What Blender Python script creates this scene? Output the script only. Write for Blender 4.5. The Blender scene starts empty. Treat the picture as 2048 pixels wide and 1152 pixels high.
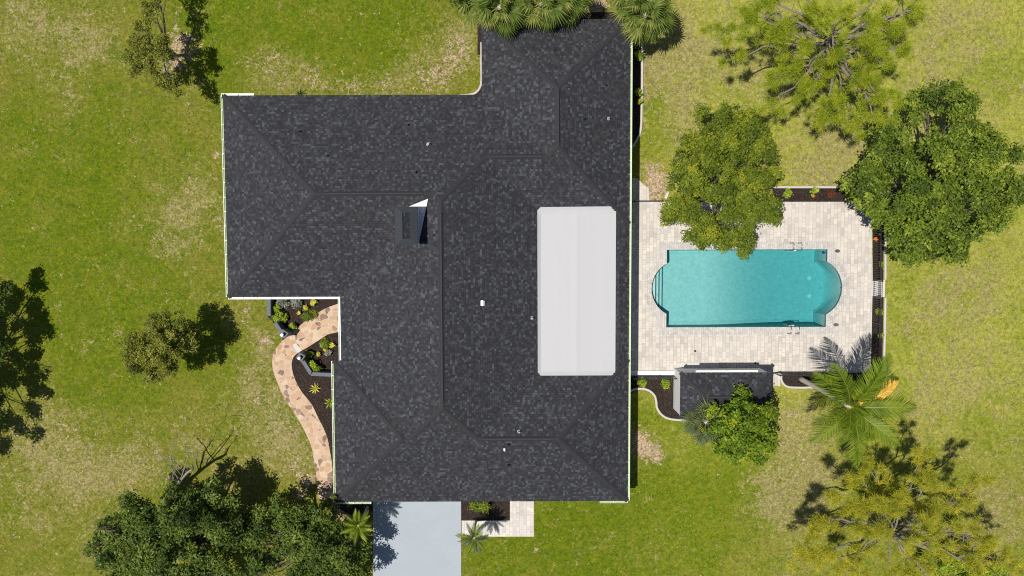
import bpy, bmesh, math, random
import numpy as np
from mathutils import Vector, Matrix
random.seed(7)
rng = np.random.default_rng(11)
S = bpy.context.scene
C = S.collection
# ------------------------------------------------------------------ camera, sky, sun, exposure
F_PX, CAM_H, TILT, ROLL = 1455.0, 48.5, 0.059, -0.0033
_fwd = Vector((0, -math.sin(TILT), -math.cos(TILT)))
_r0 = Vector((1, 0, 0)); _u0 = _r0.cross(_fwd)
CR = math.cos(ROLL) * _r0 + math.sin(ROLL) * _u0
CU = -math.sin(ROLL) * _r0 + math.cos(ROLL) * _u0
cam_data = bpy.data.cameras.new("camera")
cam = bpy.data.objects.new("camera", cam_data); C.objects.link(cam)
cam_data.sensor_width = 36.0
cam_data.lens = 36.0 * F_PX / 2048.0
cam_data.clip_end = 2000
m = Matrix((CR, CU, -_fwd)).transposed().to_4x4(); m.translation = (0, 0, CAM_H)
cam.matrix_world = m
S.camera = cam
S.view_settings.view_transform = 'Standard'; S.view_settings.look = 'None'
S.view_settings.gamma = 1.0; S.view_settings.exposure = 0.3
S.cycles.max_bounces = 8; S.cycles.transparent_max_bounces = 12
S.cycles.use_denoising = False; S.cycles.filter_width = 1.1
LIGHT = Vector((0.375, 0.055, -1.0)).normalized()
elev = math.asin(-LIGHT.z); azim = math.atan2(-LIGHT.x, -LIGHT.y)
world = bpy.data.worlds.new("World"); S.world = world; world.use_nodes = True
wn = world.node_tree; bg = wn.nodes['Background']
sky = wn.nodes.new('ShaderNodeTexSky'); sky.sky_type = 'NISHITA'; sky.sun_disc = False
sky.sun_elevation = elev; sky.sun_rotation = azim; sky.air_density = 1.0; sky.dust_density = 0.6
wn.links.new(sky.outputs[0], bg.inputs[0]); bg.inputs[1].default_value = 0.05
sun_d = bpy.data.lights.new("sun", 'SUN'); sun_d.energy = 4.0; sun_d.angle = math.radians(0.5); sun_d.color = (1, 0.955, 0.88)
sun = bpy.data.objects.new("sun", sun_d); C.objects.link(sun)
sun.rotation_euler = LIGHT.to_track_quat('-Z', 'Y').to_euler(); sun.location = (-20, -3, 60)


def P(px, py, z=0.0):
    """survey: photo pixel at a known height -> world point"""
    d = (px - 1024) * CR + (576 - py) * CU + F_PX * _fwd
    s = (z - CAM_H) / d.z
    return Vector((0, 0, CAM_H)) + s * d


def sc(z): return (CAM_H - z) / F_PX      # metres per photo pixel at height z


# ------------------------------------------------------------------ object helpers
def tag(o, label=None, cat=None, group=None, kind=None):
    if label: o['label'] = label
    if cat: o['category'] = cat
    if group: o['group'] = group
    if kind: o['kind'] = kind
    return o


def empty(name, loc, label, cat, group=None):
    o = bpy.data.objects.new(name, None); C.objects.link(o); o.location = loc; o.empty_display_size = 0.3
    return tag(o, label, cat, group)


def link(name, me, parent=None):
    o = bpy.data.objects.new(name, me); C.objects.link(o)
    if parent is not None:
        o.parent = parent
        if parent.type == 'EMPTY' and parent.parent is None:
            o.matrix_parent_inverse = Matrix.Translation(-Vector(parent.location))
    return o


class MB:
    def __init__(s): s.v = []; s.f = []; s.uv = []; s.has_uv = False; s.smooth = []
    def face(s, pts, uv=None, smooth=False):
        n = len(s.v); s.v.extend([tuple(p) for p in pts]); s.f.append(tuple(range(n, n + len(pts))))
        s.uv.append(uv); s.has_uv |= uv is not None; s.smooth.append(smooth)
    def box(s, c, size, rz=0.0, bottom=True):
        x, y, z = size[0] / 2, size[1] / 2, size[2] / 2; ca, sa = math.cos(rz), math.sin(rz)
        p = [(c[0] + ca * a - sa * b, c[1] + sa * a + ca * b, c[2] + d) for d in (-z, z) for a, b in ((-x, -y), (x, -y), (x, y), (-x, y))]
        for q in ((4, 5, 6, 7), (0, 1, 5, 4), (1, 2, 6, 5), (2, 3, 7, 6), (3, 0, 4, 7)) + (((3, 2, 1, 0),) if bottom else ()):
            s.face([p[i] for i in q])
    def bar(s, a, b, w, h):
        a, b = Vector(a), Vector(b); d = b - a; L = d.length; d.normalize()
        side = d.cross(Vector((0, 0, 1)))
        side = side.normalized() if side.length > 1e-4 else Vector((1, 0, 0))
        up = side.cross(d)
        q = [[p + side * i * w / 2 + up * j * h / 2 for i, j in ((-1, -1), (1, -1), (1, 1), (-1, 1))] for p in (a, b)]
        for i in range(4): s.face([q[0][i], q[0][(i + 1) % 4], q[1][(i + 1) % 4], q[1][i]])
        s.face(q[0][::-1]); s.face(q[1])
    def tube(s, pts, rad, n=6, cap=True):
        pts = [Vector(p) for p in pts]; rings = []; k = len(pts); base = len(s.v)
        ref = Vector((0.31, 0.87, 0.38))
        for i, p in enumerate(pts):
            d = (pts[min(i + 1, k - 1)] - pts[max(i - 1, 0)]).normalized()
            a = d.cross(ref)
            a = a.normalized() if a.length > 1e-3 else d.cross(Vector((1, 0, 0))).normalized()
            b = d.cross(a); r = float(rad[i]) if hasattr(rad, '__len__') else rad
            s.v.extend([tuple(p + r * (math.cos(t) * a + math.sin(t) * b)) for t in [2 * math.pi * j / n for j in range(n)]])
        for i in range(k - 1):
            for j in range(n):
                s.f.append((base + i * n + j, base + i * n + (j + 1) % n, base + (i + 1) * n + (j + 1) % n, base + (i + 1) * n + j)); s.uv.append(None); s.smooth.append(True)
        if cap:
            s.f.append(tuple(base + j for j in range(n))[::-1]); s.f.append(tuple(base + (k - 1) * n + j for j in range(n))); s.uv += [None, None]; s.smooth += [False, False]
    def prism(s, poly, z0, z1, bottom=False):
        """poly: list of (x,y) ccw"""
        a = sum(poly[i][0] * poly[(i + 1) % len(poly)][1] - poly[(i + 1) % len(poly)][0] * poly[i][1] for i in range(len(poly)))
        if a < 0: poly = poly[::-1]
        s.face([(x, y, z1) for x, y in poly])
        for i in range(len(poly)):
            (x0, y0), (x1, y1) = poly[i], poly[(i + 1) % len(poly)]
            s.face([(x0, y0, z0), (x1, y1, z0), (x1, y1, z1), (x0, y0, z1)])
        if bottom: s.face([(x, y, z0) for x, y in poly[::-1]])
    def mesh(s, name, mat):
        me = bpy.data.meshes.new(name); me.from_pydata(s.v, [], s.f)
        if mat: me.materials.append(mat)
        if s.has_uv:
            ul = me.uv_layers.new(name="UVMap"); k = 0
            for f, u in zip(s.f, s.uv):
                for j in range(len(f)):
                    ul.data[k].uv = u[j] if u else (0, 0); k += 1
        me.polygons.foreach_set('use_smooth', s.smooth); me.update(); return me
    def build(s, name, mat, parent=None): return link(name, s.mesh(name, mat), parent)


def sheet_mesh(name, outer, holes=(), z=0.0, mat=None):
    bm = bmesh.new(); es = []
    for loop in [outer] + list(holes):
        vs = [bm.verts.new((p[0], p[1], z)) for p in loop]
        es += [bm.edges.new((vs[i], vs[(i + 1) % len(vs)])) for i in range(len(vs))]
    bmesh.ops.triangle_fill(bm, edges=es, use_beauty=True, use_dissolve=False)
    for f in bm.faces:
        if f.normal.z < 0: f.normal_flip()
    me = bpy.data.meshes.new(name); bm.to_mesh(me); bm.free()
    if mat: me.materials.append(mat)
    return me


def sheet(name, outer, z, mat, holes=(), kind='structure'):
    o = link(name, sheet_mesh(name, outer, holes, z, mat)); o['kind'] = kind; return o


def pxs(pts, z=0.0): return [(lambda v: (v.x, v.y))(P(x, y, z)) for x, y in pts]


def smooth_line(pts, n=6, closed=False):
    out = []; k = len(pts)
    for i in range(k if closed else k - 1):
        p = [Vector(pts[(i + d) % k] if closed else pts[min(max(i + d, 0), k - 1)]) for d in (-1, 0, 1, 2)]
        for j in range(n):
            t = j / n
            out.append(0.5 * ((2 * p[1]) + (-p[0] + p[2]) * t + (2 * p[0] - 5 * p[1] + 4 * p[2] - p[3]) * t * t + (-p[0] + 3 * p[1] - 3 * p[2] + p[3]) * t ** 3))
    if not closed: out.append(Vector(pts[-1]))
    return out


# ------------------------------------------------------------------ materials
class NT:
    def __init__(s, name):
        s.m = bpy.data.materials.new(name); s.m.use_nodes = True; s.t = s.m.node_tree; s.n = s.t.nodes
        s.b = s.n['Principled BSDF']; s.out = s.n['Material Output']
    def new(s, typ, **kw):
        n = s.n.new(typ)
        for k, v in kw.items(): setattr(n, k, v)
        return n
    def put(s, sock, v):
        if isinstance(v, bpy.types.NodeSocket): s.t.links.new(v, sock)
        elif isinstance(v, (tuple, list)) and len(v) == 3 and len(sock.default_value) == 4: sock.default_value = (*v, 1)
        else: sock.default_value = v
    def math(s, op, a, b=0.0, c=None):
        n = s.new('ShaderNodeMath', operation=op); s.put(n.inputs[0], a); s.put(n.inputs[1], b)
        if c is not None: s.put(n.inputs[2], c)
        return n.outputs[0]
    def mix(s, f, a, b, blend='MIX'):
        n = s.new('ShaderNodeMix', data_type='RGBA', blend_type=blend); s.put(n.inputs[0], f); s.put(n.inputs[6], a); s.put(n.inputs[7], b); return n.outputs[2]
    def noise(s, scale, vec=None, detail=3, rough=0.55, dist=0.0, col=False):
        n = s.new('ShaderNodeTexNoise'); n.inputs['Scale'].default_value = scale; n.inputs['Detail'].default_value = detail
        n.inputs['Roughness'].default_value = rough; n.inputs['Distortion'].default_value = dist
        if vec is not None: s.t.links.new(vec, n.inputs['Vector'])
        return n.outputs[1 if col else 0]
    def ramp(s, f, stops, interp='LINEAR'):
        n = s.new('ShaderNodeValToRGB'); n.color_ramp.interpolation = interp; e = n.color_ramp.elements
        while len(e) < len(stops): e.new(0.5)
        for i, (p, c) in enumerate(stops): e[i].position = p; e[i].color = (*c, 1) if len(c) == 3 else c
        s.put(n.inputs[0], f); return n.outputs[0]
    def mr(s, v, a, b, c=0.0, d=1.0):
        n = s.new('ShaderNodeMapRange'); s.put(n.inputs[0], v)
        for i, x in enumerate((a, b, c, d)): s.put(n.inputs[i + 1], x)
        return n.outputs[0]
    def coord(s, which='Object'): return s.new('ShaderNodeTexCoord').outputs[which]
    def attr(s, name, out='Fac'): return s.new('ShaderNodeAttribute', attribute_name=name).outputs[out]
    def bump(s, h, strength=0.3, dist=0.02):
        n = s.new('ShaderNodeBump'); n.inputs['Strength'].default_value = strength; n.inputs['Distance'].default_value = dist
        s.put(n.inputs['Height'], h); s.t.links.new(n.outputs[0], s.b.inputs['Normal']); return n.outputs[0]
    def set(s, **kw):
        for k, v in kw.items(): s.put(s.b.inputs[k.replace('_', ' ')], v)
        return s


def plain(name, col, rough=0.6, metal=0.0, var=0.15, scale=6.0, spec=0.5):
    t = NT(name); n = t.noise(scale, t.coord(), 4)
    c2 = tuple(min(1, x * (1 + var)) for x in col); c1 = tuple(x * (1 - var) for x in col)
    t.set(Base_Color=t.mix(n, c1, c2), Roughness=rough, Metallic=metal, Specular_IOR_Level=spec); return t.m


def lawn_material():
    t = NT('lawn_grass'); co = t.coord()
    sep = t.new('ShaderNodeSeparateColor'); t.t.links.new(t.attr('patch', 'Color'), sep.inputs[0])
    green, dry, bare = sep.outputs
    k = lambda n, a: t.math('MULTIPLY', t.math('SUBTRACT', n, 0.5), a)
    add = lambda *a: a[0] if len(a) == 1 else t.math('ADD', a[0], add(*a[1:]))
    n0 = t.noise(0.22, co, 3, 0.6, 0.5); n1 = t.noise(0.75, co, 5, 0.7, 0.6); n2 = t.noise(2.4, co, 5, 0.7, 0.4); n3 = t.noise(7.5, co, 4, 0.75, 0.3); n4 = t.noise(22, co, 3, 0.7)
    n5 = t.noise(1.3, co, 7, 0.75, 1.0); n6 = t.noise(5.0, co, 5, 0.8, 1.2)
    pale = t.attr('patch', 'Alpha')
    g = t.mr(add(green, k(n0, 1.8), k(n1, 2.6), k(n2, 2.8), k(n3, 1.6)), 0.0, 0.95)
    g0 = t.mix(pale, (0.146, 0.142, 0.022), (0.262, 0.258, 0.050))
    g1 = t.mix(pale, (0.072, 0.114, 0.0015), (0.138, 0.178, 0.010))
    col = t.mix(g, g0, g1)
    col = t.mix(t.mr(n5, 0.40, 0.62, 0, 0.6), col, t.mix(pale, (0.142, 0.150, 0.005), (0.232, 0.234, 0.020)))
    n8 = t.noise(0.42, co, 4, 0.65, 0.9)
    d = t.mr(add(dry, k(n8, 2.0), k(n5, 2.4), k(n6, 3.0), k(n2, 1.8), k(n3, 1.2)), 0.38, 1.08, 0, 0.88)
    col = t.mix(d, col, t.mix(t.mr(n6, 0.4, 0.62), (0.170, 0.148, 0.050), (0.305, 0.255, 0.118)))
    b = t.mr(add(bare, k(n1, 1.2), k(n2, 2.4), k(n6, 2.8)), 0.46, 0.76)
    soil = t.mix(t.mr(n3, 0.35, 0.65), (0.23, 0.155, 0.095), (0.45, 0.34, 0.235))
    col = t.mix(b, col, soil)
    n7 = t.noise(4.2, co, 3, 0.6, 0.8)
    fine = add(t.math('MULTIPLY', n7, 0.45), t.math('MULTIPLY', n3, 0.50), t.math('MULTIPLY', n4, 0.65))
    v = t.mr(fine, 0.60, 1.00, 0.36, 1.82)  # value speckle: uneven grass tone plus tiny tuft shadows put into the colour
    vv = t.new('ShaderNodeCombineColor')
    for i in range(3): t.t.links.new(v, vv.inputs[i])
    col = t.mix(1.0, col, vv.outputs[0], 'MULTIPLY')
    t.set(Base_Color=col, Roughness=0.9, Specular_IOR_Level=0.15)
    t.bump(fine, 0.7, 0.05); return t.m


def shingle_material(name='roof_shingles'):
    t = NT(name); uv = t.new('ShaderNodeUVMap').outputs[0]
    sx = t.new('ShaderNodeSeparateXYZ'); t.t.links.new(uv, sx.inputs[0]); u, v = sx.outputs[0], sx.outputs[1]
    row = t.math('FLOOR', t.math('DIVIDE', v, 0.15))
    w1 = t.new('ShaderNodeTexWhiteNoise', noise_dimensions='1D'); t.t.links.new(row, w1.inputs['W'])
    cellw = t.math('ADD', 0.115, t.math('MULTIPLY', w1.outputs[0], 0.06))
    uu = t.math('ADD', t.math('DIVIDE', u, cellw), t.math('MULTIPLY', w1.outputs[0], 37.0))
    cell = t.math('FLOOR', uu)
    cx = t.new('ShaderNodeCombineXYZ'); t.t.links.new(cell, cx.inputs[0]); t.t.links.new(row, cx.inputs[1])
    w2 = t.new('ShaderNodeTexWhiteNoise', noise_dimensions='2D'); t.t.links.new(cx.outputs[0], w2.inputs['Vector'])
    tone = w2.outputs[0]
    lo = t.noise(0.9, t.coord(), 5, 0.6)
    tone = t.math('ADD', tone, t.math('MULTIPLY', t.math('SUBTRACT', lo, 0.5), 0.30))
    col = t.ramp(tone, [(0.0, (0.017, 0.0175, 0.022)), (0.50, (0.026, 0.027, 0.034)), (0.70, (0.036, 0.038, 0.046)), (0.85, (0.049, 0.055, 0.066)), (1.0, (0.080, 0.090, 0.102))])
    # brownish shingles mixed in
    sc3 = t.new('ShaderNodeSeparateColor'); t.t.links.new(w2.outputs[1], sc3.inputs[0])
    col = t.mix(t.mr(sc3.outputs[1], 0.72, 0.8, 0, 0.6), col, (0.044, 0.038, 0.036))
    fv = t.math('FRACT', t.math('DIVIDE', v, 0.15)); fu = t.math('FRACT', uu)
    edge = t.math('MULTIPLY', t.mr(fv, 0.0, 0.16, 0.45, 1.0), t.mr(fu, 0.0, 0.07, 0.6, 1.0))
    vv = t.new('ShaderNodeCombineColor')
    for i in range(3): t.t.links.new(edge, vv.inputs[i])
    col = t.mix(1.0, col, vv.outputs[0], 'MULTIPLY')
    gr = t.noise(60, t.coord(), 2)
    t.set(Base_Color=t.mix(t.mr(gr, 0.3, 0.7, 0, 0.35), col, (0.05, 0.05, 0.055)), Roughness=0.88, Specular_IOR_Level=0.25)
    t.bump(t.math('ADD', t.math('MULTIPLY', fv, -1.0), t.math('MULTIPLY', tone, 0.4)), 0.5, 0.012); return t.m


def paver_material(name, tint=(1, 1, 1), s=1.0):
    t = NT(name); co = t.coord(); mp = t.new('ShaderNodeMapping'); t.t.links.new(co, mp.inputs[0]); mp.inputs['Rotation'].default_value = (0, 0, math.pi / 2)
    br = t.new('ShaderNodeTexBrick', offset=0.37, squash=1.6, squash_frequency=3, offset_frequency=2); t.t.links.new(mp.outputs[0], br.inputs['Vector'])
    c = lambda a: tuple(x * y for x, y in zip(a, tint))
    br.inputs['Color1'].default_value = (*c((0.62, 0.57, 0.51)), 1); br.inputs['Color2'].default_value = (*c((0.40, 0.37, 0.34)), 1); br.inputs['Mortar'].default_value = (*c((0.33, 0.30, 0.27)), 1)
    br.inputs['Scale'].default_value = 1.0; br.inputs['Mortar Size'].default_value = 0.012; br.inputs['Mortar Smooth'].default_value = 0.3
    br.inputs['Brick Width'].default_value = 0.33 * s; br.inputs['Row Height'].default_value = 0.235 * s; br.inputs['Bias'].default_value = -0.2
    b2 = t.new('ShaderNodeTexBrick', offset=0.5); t.t.links.new(mp.outputs[0], b2.inputs['Vector'])
    for k, v in (('Scale', 1.0), ('Mortar Size', 0.009), ('Brick Width', 0.43 * s), ('Row Height', 0.47 * s), ('Bias', 0.0)): b2.inputs[k].default_value = v
    b2.inputs['Color1'].default_value = (1.08, 1.06, 1.03, 1); b2.inputs['Color2'].default_value = (0.88, 0.87, 0.86, 1); b2.inputs['Mortar'].default_value = (0.8, 0.79, 0.77, 1)
    col = t.mix(1.0, br.outputs[0], b2.outputs[0], 'MULTIPLY')
    n = t.noise(0.35, co, 5); n2 = t.noise(14, co, 3)
    col = t.mix(t.mr(n, 0.35, 0.7, 0, 0.45), col, c((0.58, 0.55, 0.51)))
    col = t.mix(t.mr(n2, 0.3, 0.75, 0.0, 0.35), col, c((0.46, 0.425, 0.385)))
    t.set(Base_Color=col, Roughness=0.85, Specular_IOR_Level=0.25); t.bump(br.outputs[1], -0.3, 0.01); return t.m


def flagstone_material():
    t = NT('flagstone'); co = t.coord(); wv = t.mix(0.16, co, t.noise(2.0, co, 2, col=True))
    v1 = t.new('ShaderNodeTexVoronoi', feature='F1'); v2 = t.new('ShaderNodeTexVoronoi', feature='DISTANCE_TO_EDGE')
    for v in (v1, v2): v.inputs['Scale'].default_value = 3.3; t.t.links.new(wv, v.inputs['Vector']); v.inputs['Randomness'].default_value = 1.0
    s3 = t.new('ShaderNodeSeparateColor'); t.t.links.new(v1.outputs['Color'], s3.inputs[0])
    col = t.ramp(s3.outputs[0], [(0, (0.16, 0.095, 0.07)), (0.17, (0.24, 0.135, 0.09)), (0.22, (0.42, 0.27, 0.165)), (0.45, (0.52, 0.36, 0.235)), (0.62, (0.45, 0.26, 0.14)), (0.75, (0.55, 0.43, 0.31)), (0.9, (0.50, 0.36, 0.25)), (1, (0.40, 0.21, 0.10))])
    n = t.noise(5, co, 5); col = t.mix(t.mr(n, 0.35, 0.75, 0, 0.3), col, (0.54, 0.42, 0.31))
    col = t.mix(t.mr(v2.outputs['Distance'], 0.02, 0.06, 0.85, 0), col, (0.56, 0.46, 0.36))
    t.set(Base_Color=col, Roughness=0.8); t.bump(t.mr(v2.outputs['Distance'], 0, 0.06), 0.4, 0.02); return t.m


def mulch_material():
    t = NT('mulch'); co = t.coord(); a = t.noise(22, co, 4, 0.7); v = t.new('ShaderNodeTexVoronoi'); v.inputs['Scale'].default_value = 17; t.t.links.new(co, v.inputs['Vector'])
    s3 = t.new('ShaderNodeSeparateColor'); t.t.links.new(v.outputs['Color'], s3.inputs[0])
    col = t.ramp(t.math('ADD', t.math('MULTIPLY', a, 0.6), t.math('MULTIPLY', s3.outputs[0], 0.4)), [(0.2, (0.012, 0.009, 0.008)), (0.6, (0.040, 0.027, 0.022)), (0.92, (0.12, 0.085, 0.065))])
    t.set(Base_Color=col, Roughness=0.95, Specular_IOR_Level=0.2); t.bump(a, 0.9, 0.05); return t.m


def leaf_material(name, cols, rough=0.5, trans=0.35, spec=0.25, gain=2.1):
    t = NT(name); f = t.attr('tint')
    col = t.ramp(f, [(i / (len(cols) - 1), tuple(x * gain for x in c)) for i, c in enumerate(cols)])
    t.set(Base_Color=col, Roughness=rough, Specular_IOR_Level=spec)
    tr = t.new('ShaderNodeBsdfTranslucent'); t.t.links.new(t.mix(0.6, col, (0.20, 0.26, 0.02)), tr.inputs[0])
    mx = t.new('ShaderNodeMixShader'); mx.inputs[0].default_value = trans
    t.t.links.new(t.b.outputs[0], mx.inputs[1]); t.t.links.new(tr.outputs[0], mx.inputs[2]); t.t.links.new(mx.outputs[0], t.out.inputs[0]); return t.m


def bark_material(name, c1, c2):
    t = NT(name); co = t.coord(); mp = t.new('ShaderNodeMapping'); t.t.links.new(co, mp.inputs[0]); mp.inputs['Scale'].default_value = (5, 5, 1.5)
    n = t.noise(3, mp.outputs[0], 6, 0.7); t.set(Base_Color=t.mix(t.mr(n, 0.3, 0.7), c1, c2), Roughness=0.95); t.bump(n, 0.8, 0.04); return t.m


def concrete(name, c, var=0.1):
    t = NT(name); co = t.coord(); n = t.noise(0.7, co, 6, 0.6); n2 = t.noise(20, co, 4, 0.7)
    mp = t.new('ShaderNodeMapping'); t.t.links.new(co, mp.inputs[0]); mp.inputs['Scale'].default_value = (0.25, 5, 1); n3 = t.noise(2, mp.outputs[0], 4, 0.6)
    f = t.math('ADD', t.math('MULTIPLY', n, 0.5), t.math('ADD', t.math('MULTIPLY', n2, 0.25), t.math('MULTIPLY', n3, 0.25)))
    t.set(Base_Color=t.mix(t.mr(f, 0.3, 0.7), tuple(x * (1 - var) for x in c), tuple(min(1, x * (1 + var)) for x in c)), Roughness=0.85, Specular_IOR_Level=0.3); t.bump(n2, 0.15, 0.01); return t.m


def membrane_material():
    t = NT('white_membrane'); co = t.coord(); mp = t.new('ShaderNodeMapping'); t.t.links.new(co, mp.inputs[0]); mp.inputs['Scale'].default_value = (1.6, 0.10, 1)
    n = t.noise(1.3, mp.outputs[0], 5, 0.65); n2 = t.noise(3, co, 5, 0.7)
    col = t.mix(t.mr(n, 0.35, 0.7), (0.445, 0.445, 0.45), (0.458, 0.458, 0.463)); col = t.mix(t.mr(n2, 0.62, 0.8, 0, 0.35), col, (0.36, 0.35, 0.325))
    t.set(Base_Color=col, Roughness=0.7, Specular_IOR_Level=0.3); t.bump(n, 0.08, 0.02); return t.m


def water_material():
    t = NT('pool_water'); co = t.coord(); n = t.noise(3.2, co, 4, 0.65, 0.6)
    bp = t.bump(n, 0.25, 0.03); t.n.remove(t.b)
    fr = t.new('ShaderNodeFresnel'); fr.inputs['IOR'].default_value = 1.33; t.t.links.new(bp, fr.inputs['Normal'])
    gl = t.new('ShaderNodeBsdfGlossy'); gl.inputs['Roughness'].default_value = 0.03; t.t.links.new(bp, gl.inputs['Normal'])
    tr = t.new('ShaderNodeBsdfTransparent'); mx = t.new('ShaderNodeMixShader')
    t.t.links.new(fr.outputs[0], mx.inputs[0]); t.t.links.new(tr.outputs[0], mx.inputs[1]); t.t.links.new(gl.outputs[0], mx.inputs[2]); t.t.links.new(mx.outputs[0], t.out.inputs[0])
    va = t.new('ShaderNodeVolumeAbsorption'); va.inputs[0].default_value = (0.10, 0.69, 0.745, 1); va.inputs[1].default_value = 0.52
    t.t.links.new(va.outputs[0], t.out.inputs['Volume']); return t.m


def plaster_material():
    t = NT('pool_plaster'); co = t.coord(); n = t.noise(3.6, co, 6, 0.7, 0.8); v = t.new('ShaderNodeTexVoronoi', feature='DISTANCE_TO_EDGE'); v.inputs['Scale'].default_value = 3.0
    t.t.links.new(t.mix(0.12, co, t.noise(2.5, co, 3, col=True)), v.inputs['Vector'])
    n2 = t.noise(40, co, 3)
    col = t.mix(t.mr(n, 0.3, 0.7), (0.30, 0.47, 0.45), (0.50, 0.65, 0.61)); col = t.mix(t.mr(n2, 0.3, 0.7, 0, 0.35), col, (0.36, 0.52, 0.50))  # mottled plaster; its strong contrast also paints in water caustics and ripples
    t.set(Base_Color=col, Roughness=0.8); return t.m


M_lawn = lawn_material(); M_sh = shingle_material(); M_pav = paver_material('patio_pavers')
M_walk = paver_material('walk_pavers', (1.08, 1.08, 1.10))
M_cop = paver_material('coping_pavers', (0.93, 0.96, 1.0), 0.62)
M_flag = flagstone_material(); M_mulch = mulch_material(); M_mem = membrane_material(); M_water = water_material(); M_plaster = plaster_material()
M_drive = concrete('driveway_concrete', (0.345, 0.385, 0.42), 0.06); M_curb = concrete('edging_concrete', (0.50, 0.47, 0.43), 0.15)
M_slab = concrete('slab_concrete', (0.55, 0.52, 0.48), 0.1); M_gray = plain('gray_wall_paint', (0.12, 0.13, 0.145), 0.7); M_graycap = plain('gray_wall_cap', (0.135, 0.147, 0.165), 0.8, spec=.2)
M_white = plain('white_stucco', (0.74, 0.74, 0.73), 0.8, var=0.05); M_gut = plain('gutter_enamel', (0.76, 0.80, 0.70), 0.4, var=0.05); M_gutin = plain('gutter_inside', (0.40, 0.50, 0.25), 0.6, var=0.2)
M_vent = plain('ridge_vent_plastic', (0.040, 0.040, 0.046), 0.75, var=0.2, spec=.15); M_cap = plain('hip_cap_shingle', (0.026, 0.026, 0.030), 0.9, var=0.35, scale=14)
M_cmetal = plain('chimney_cap_metal', (0.032, 0.036, 0.045), 0.7, 0.0, 0.12, spec=.2); M_black = plain('black_aluminium', (0.012, 0.012, 0.014), 0.4); M_pipe = plain('pipe_lead', (0.30, 0.31, 0.33), 0.5)
M_steel = plain('stainless_steel', (0.33, 0.34, 0.35), 0.4, 0.85, 0.04); M_galv = plain('galvanised_metal', (0.72, 0.73, 0.74), 0.35, 0.5, 0.06); M_lid = plain('skimmer_lid_grey', (0.13, 0.13, 0.13), 0.6)
M_tile = plain('waterline_tile', (0.02, 0.10, 0.12), 0.25, var=0.4, scale=25); M_blue = plain('blue_plastic', (0.02, 0.05, 0.25), 0.4); M_dark = plain('soot_dark', (0.012, 0.012, 0.014), 0.9)
M_lamp = plain('lantern_glass', (0.8, 0.8, 0.78), 0.2)
M_oak = leaf_material('oak_leaves', [(0.022, 0.036, 0.005), (0.046, 0.070, 0.007), (0.082, 0.110, 0.010), (0.150, 0.170, 0.020)], gain=2.6)
M_oakd = leaf_material('dark_oak_leaves', [(0.014, 0.025, 0.005), (0.032, 0.052, 0.008), (0.060, 0.086, 0.012), (0.115, 0.140, 0.028)], gain=2.5)
M_bright = leaf_material('bright_tree_leaves', [(0.024, 0.045, 0.004), (0.050, 0.085, 0.005), (0.095, 0.130, 0.007), (0.170, 0.190, 0.012)], gain=2.6)
M_olive = leaf_material('olive_leaves', [(0.026, 0.042, 0.005), (0.052, 0.073, 0.006), (0.092, 0.112, 0.008), (0.160, 0.155, 0.012)], gain=2.5)
M_dry = leaf_material('sparse_dry_leaves', [(0.026, 0.030, 0.006), (0.074, 0.082, 0.010), (0.125, 0.130, 0.016), (0.20, 0.19, 0.04)], trans=0.35, gain=2.3)
M_pine = leaf_material('pine_needles', [(0.078, 0.086, 0.008), (0.150, 0.152, 0.012), (0.225, 0.205, 0.020), (0.29, 0.20, 0.03)], trans=0.45, gain=3.4)
M_pineg = leaf_material('green_pine_needles', [(0.060, 0.085, 0.006), (0.115, 0.142, 0.008), (0.170, 0.185, 0.014), (0.21, 0.165, 0.02)], trans=0.45, gain=3.4)
M_frond = leaf_material('palm_fronds', [(0.030, 0.060, 0.004), (0.066, 0.108, 0.006), (0.118, 0.160, 0.010), (0.22, 0.23, 0.03)], rough=0.5, gain=1.7)
M_fan = leaf_material('fan_palm_fronds', [(0.035, 0.058, 0.012), (0.066, 0.100, 0.017), (0.115, 0.150, 0.026), (0.23, 0.23, 0.06)], rough=0.45, gain=1.55)
M_silver = leaf_material('grey_green_fronds', [(0.04, 0.06, 0.022), (0.07, 0.095, 0.035), (0.105, 0.13, 0.055), (0.17, 0.19, 0.09)], rough=0.45, gain=1.4)
M_dead = leaf_material('dead_frond', [(0.20, 0.10, 0.02), (0.36, 0.20, 0.03), (0.48, 0.29, 0.05), (0.52, 0.36, 0.10)])
M_lime = leaf_material('lime_leaves', [(0.06, 0.10, 0.008), (0.12, 0.17, 0.012), (0.20, 0.25, 0.02), (0.32, 0.33, 0.04)])
M_gold = leaf_material('golden_leaves', [(0.22, 0.20, 0.02), (0.34, 0.31, 0.04), (0.45, 0.40, 0.08), (0.5, 0.46, 0.14)])
M_grey = leaf_material('silvery_leaves', [(0.08, 0.09, 0.07), (0.14, 0.15, 0.12), (0.22, 0.22, 0.19), (0.30, 0.30, 0.26)])
M_red = leaf_material('red_leaves', [(0.02, 0.008, 0.006), (0.05, 0.014, 0.01), (0.09, 0.025, 0.012), (0.12, 0.05, 0.02)])
M_orange = leaf_material('orange_petals', [(0.5, 0.12, 0.01), (0.6, 0.2, 0.02)])
M_bark = bark_material('oak_bark', (0.05, 0.04, 0.03), (0.16, 0.135, 0.11)); M_pbark = bark_material('pine_bark', (0.11, 0.085, 0.07), (0.30, 0.26, 0.225)); M_dbark = bark_material('dead_wood', (0.15, 0.125, 0.10), (0.36, 0.33, 0.29))
M_palmbark = bark_material('palm_trunk', (0.34, 0.31, 0.27), (0.55, 0.51, 0.46))

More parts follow.
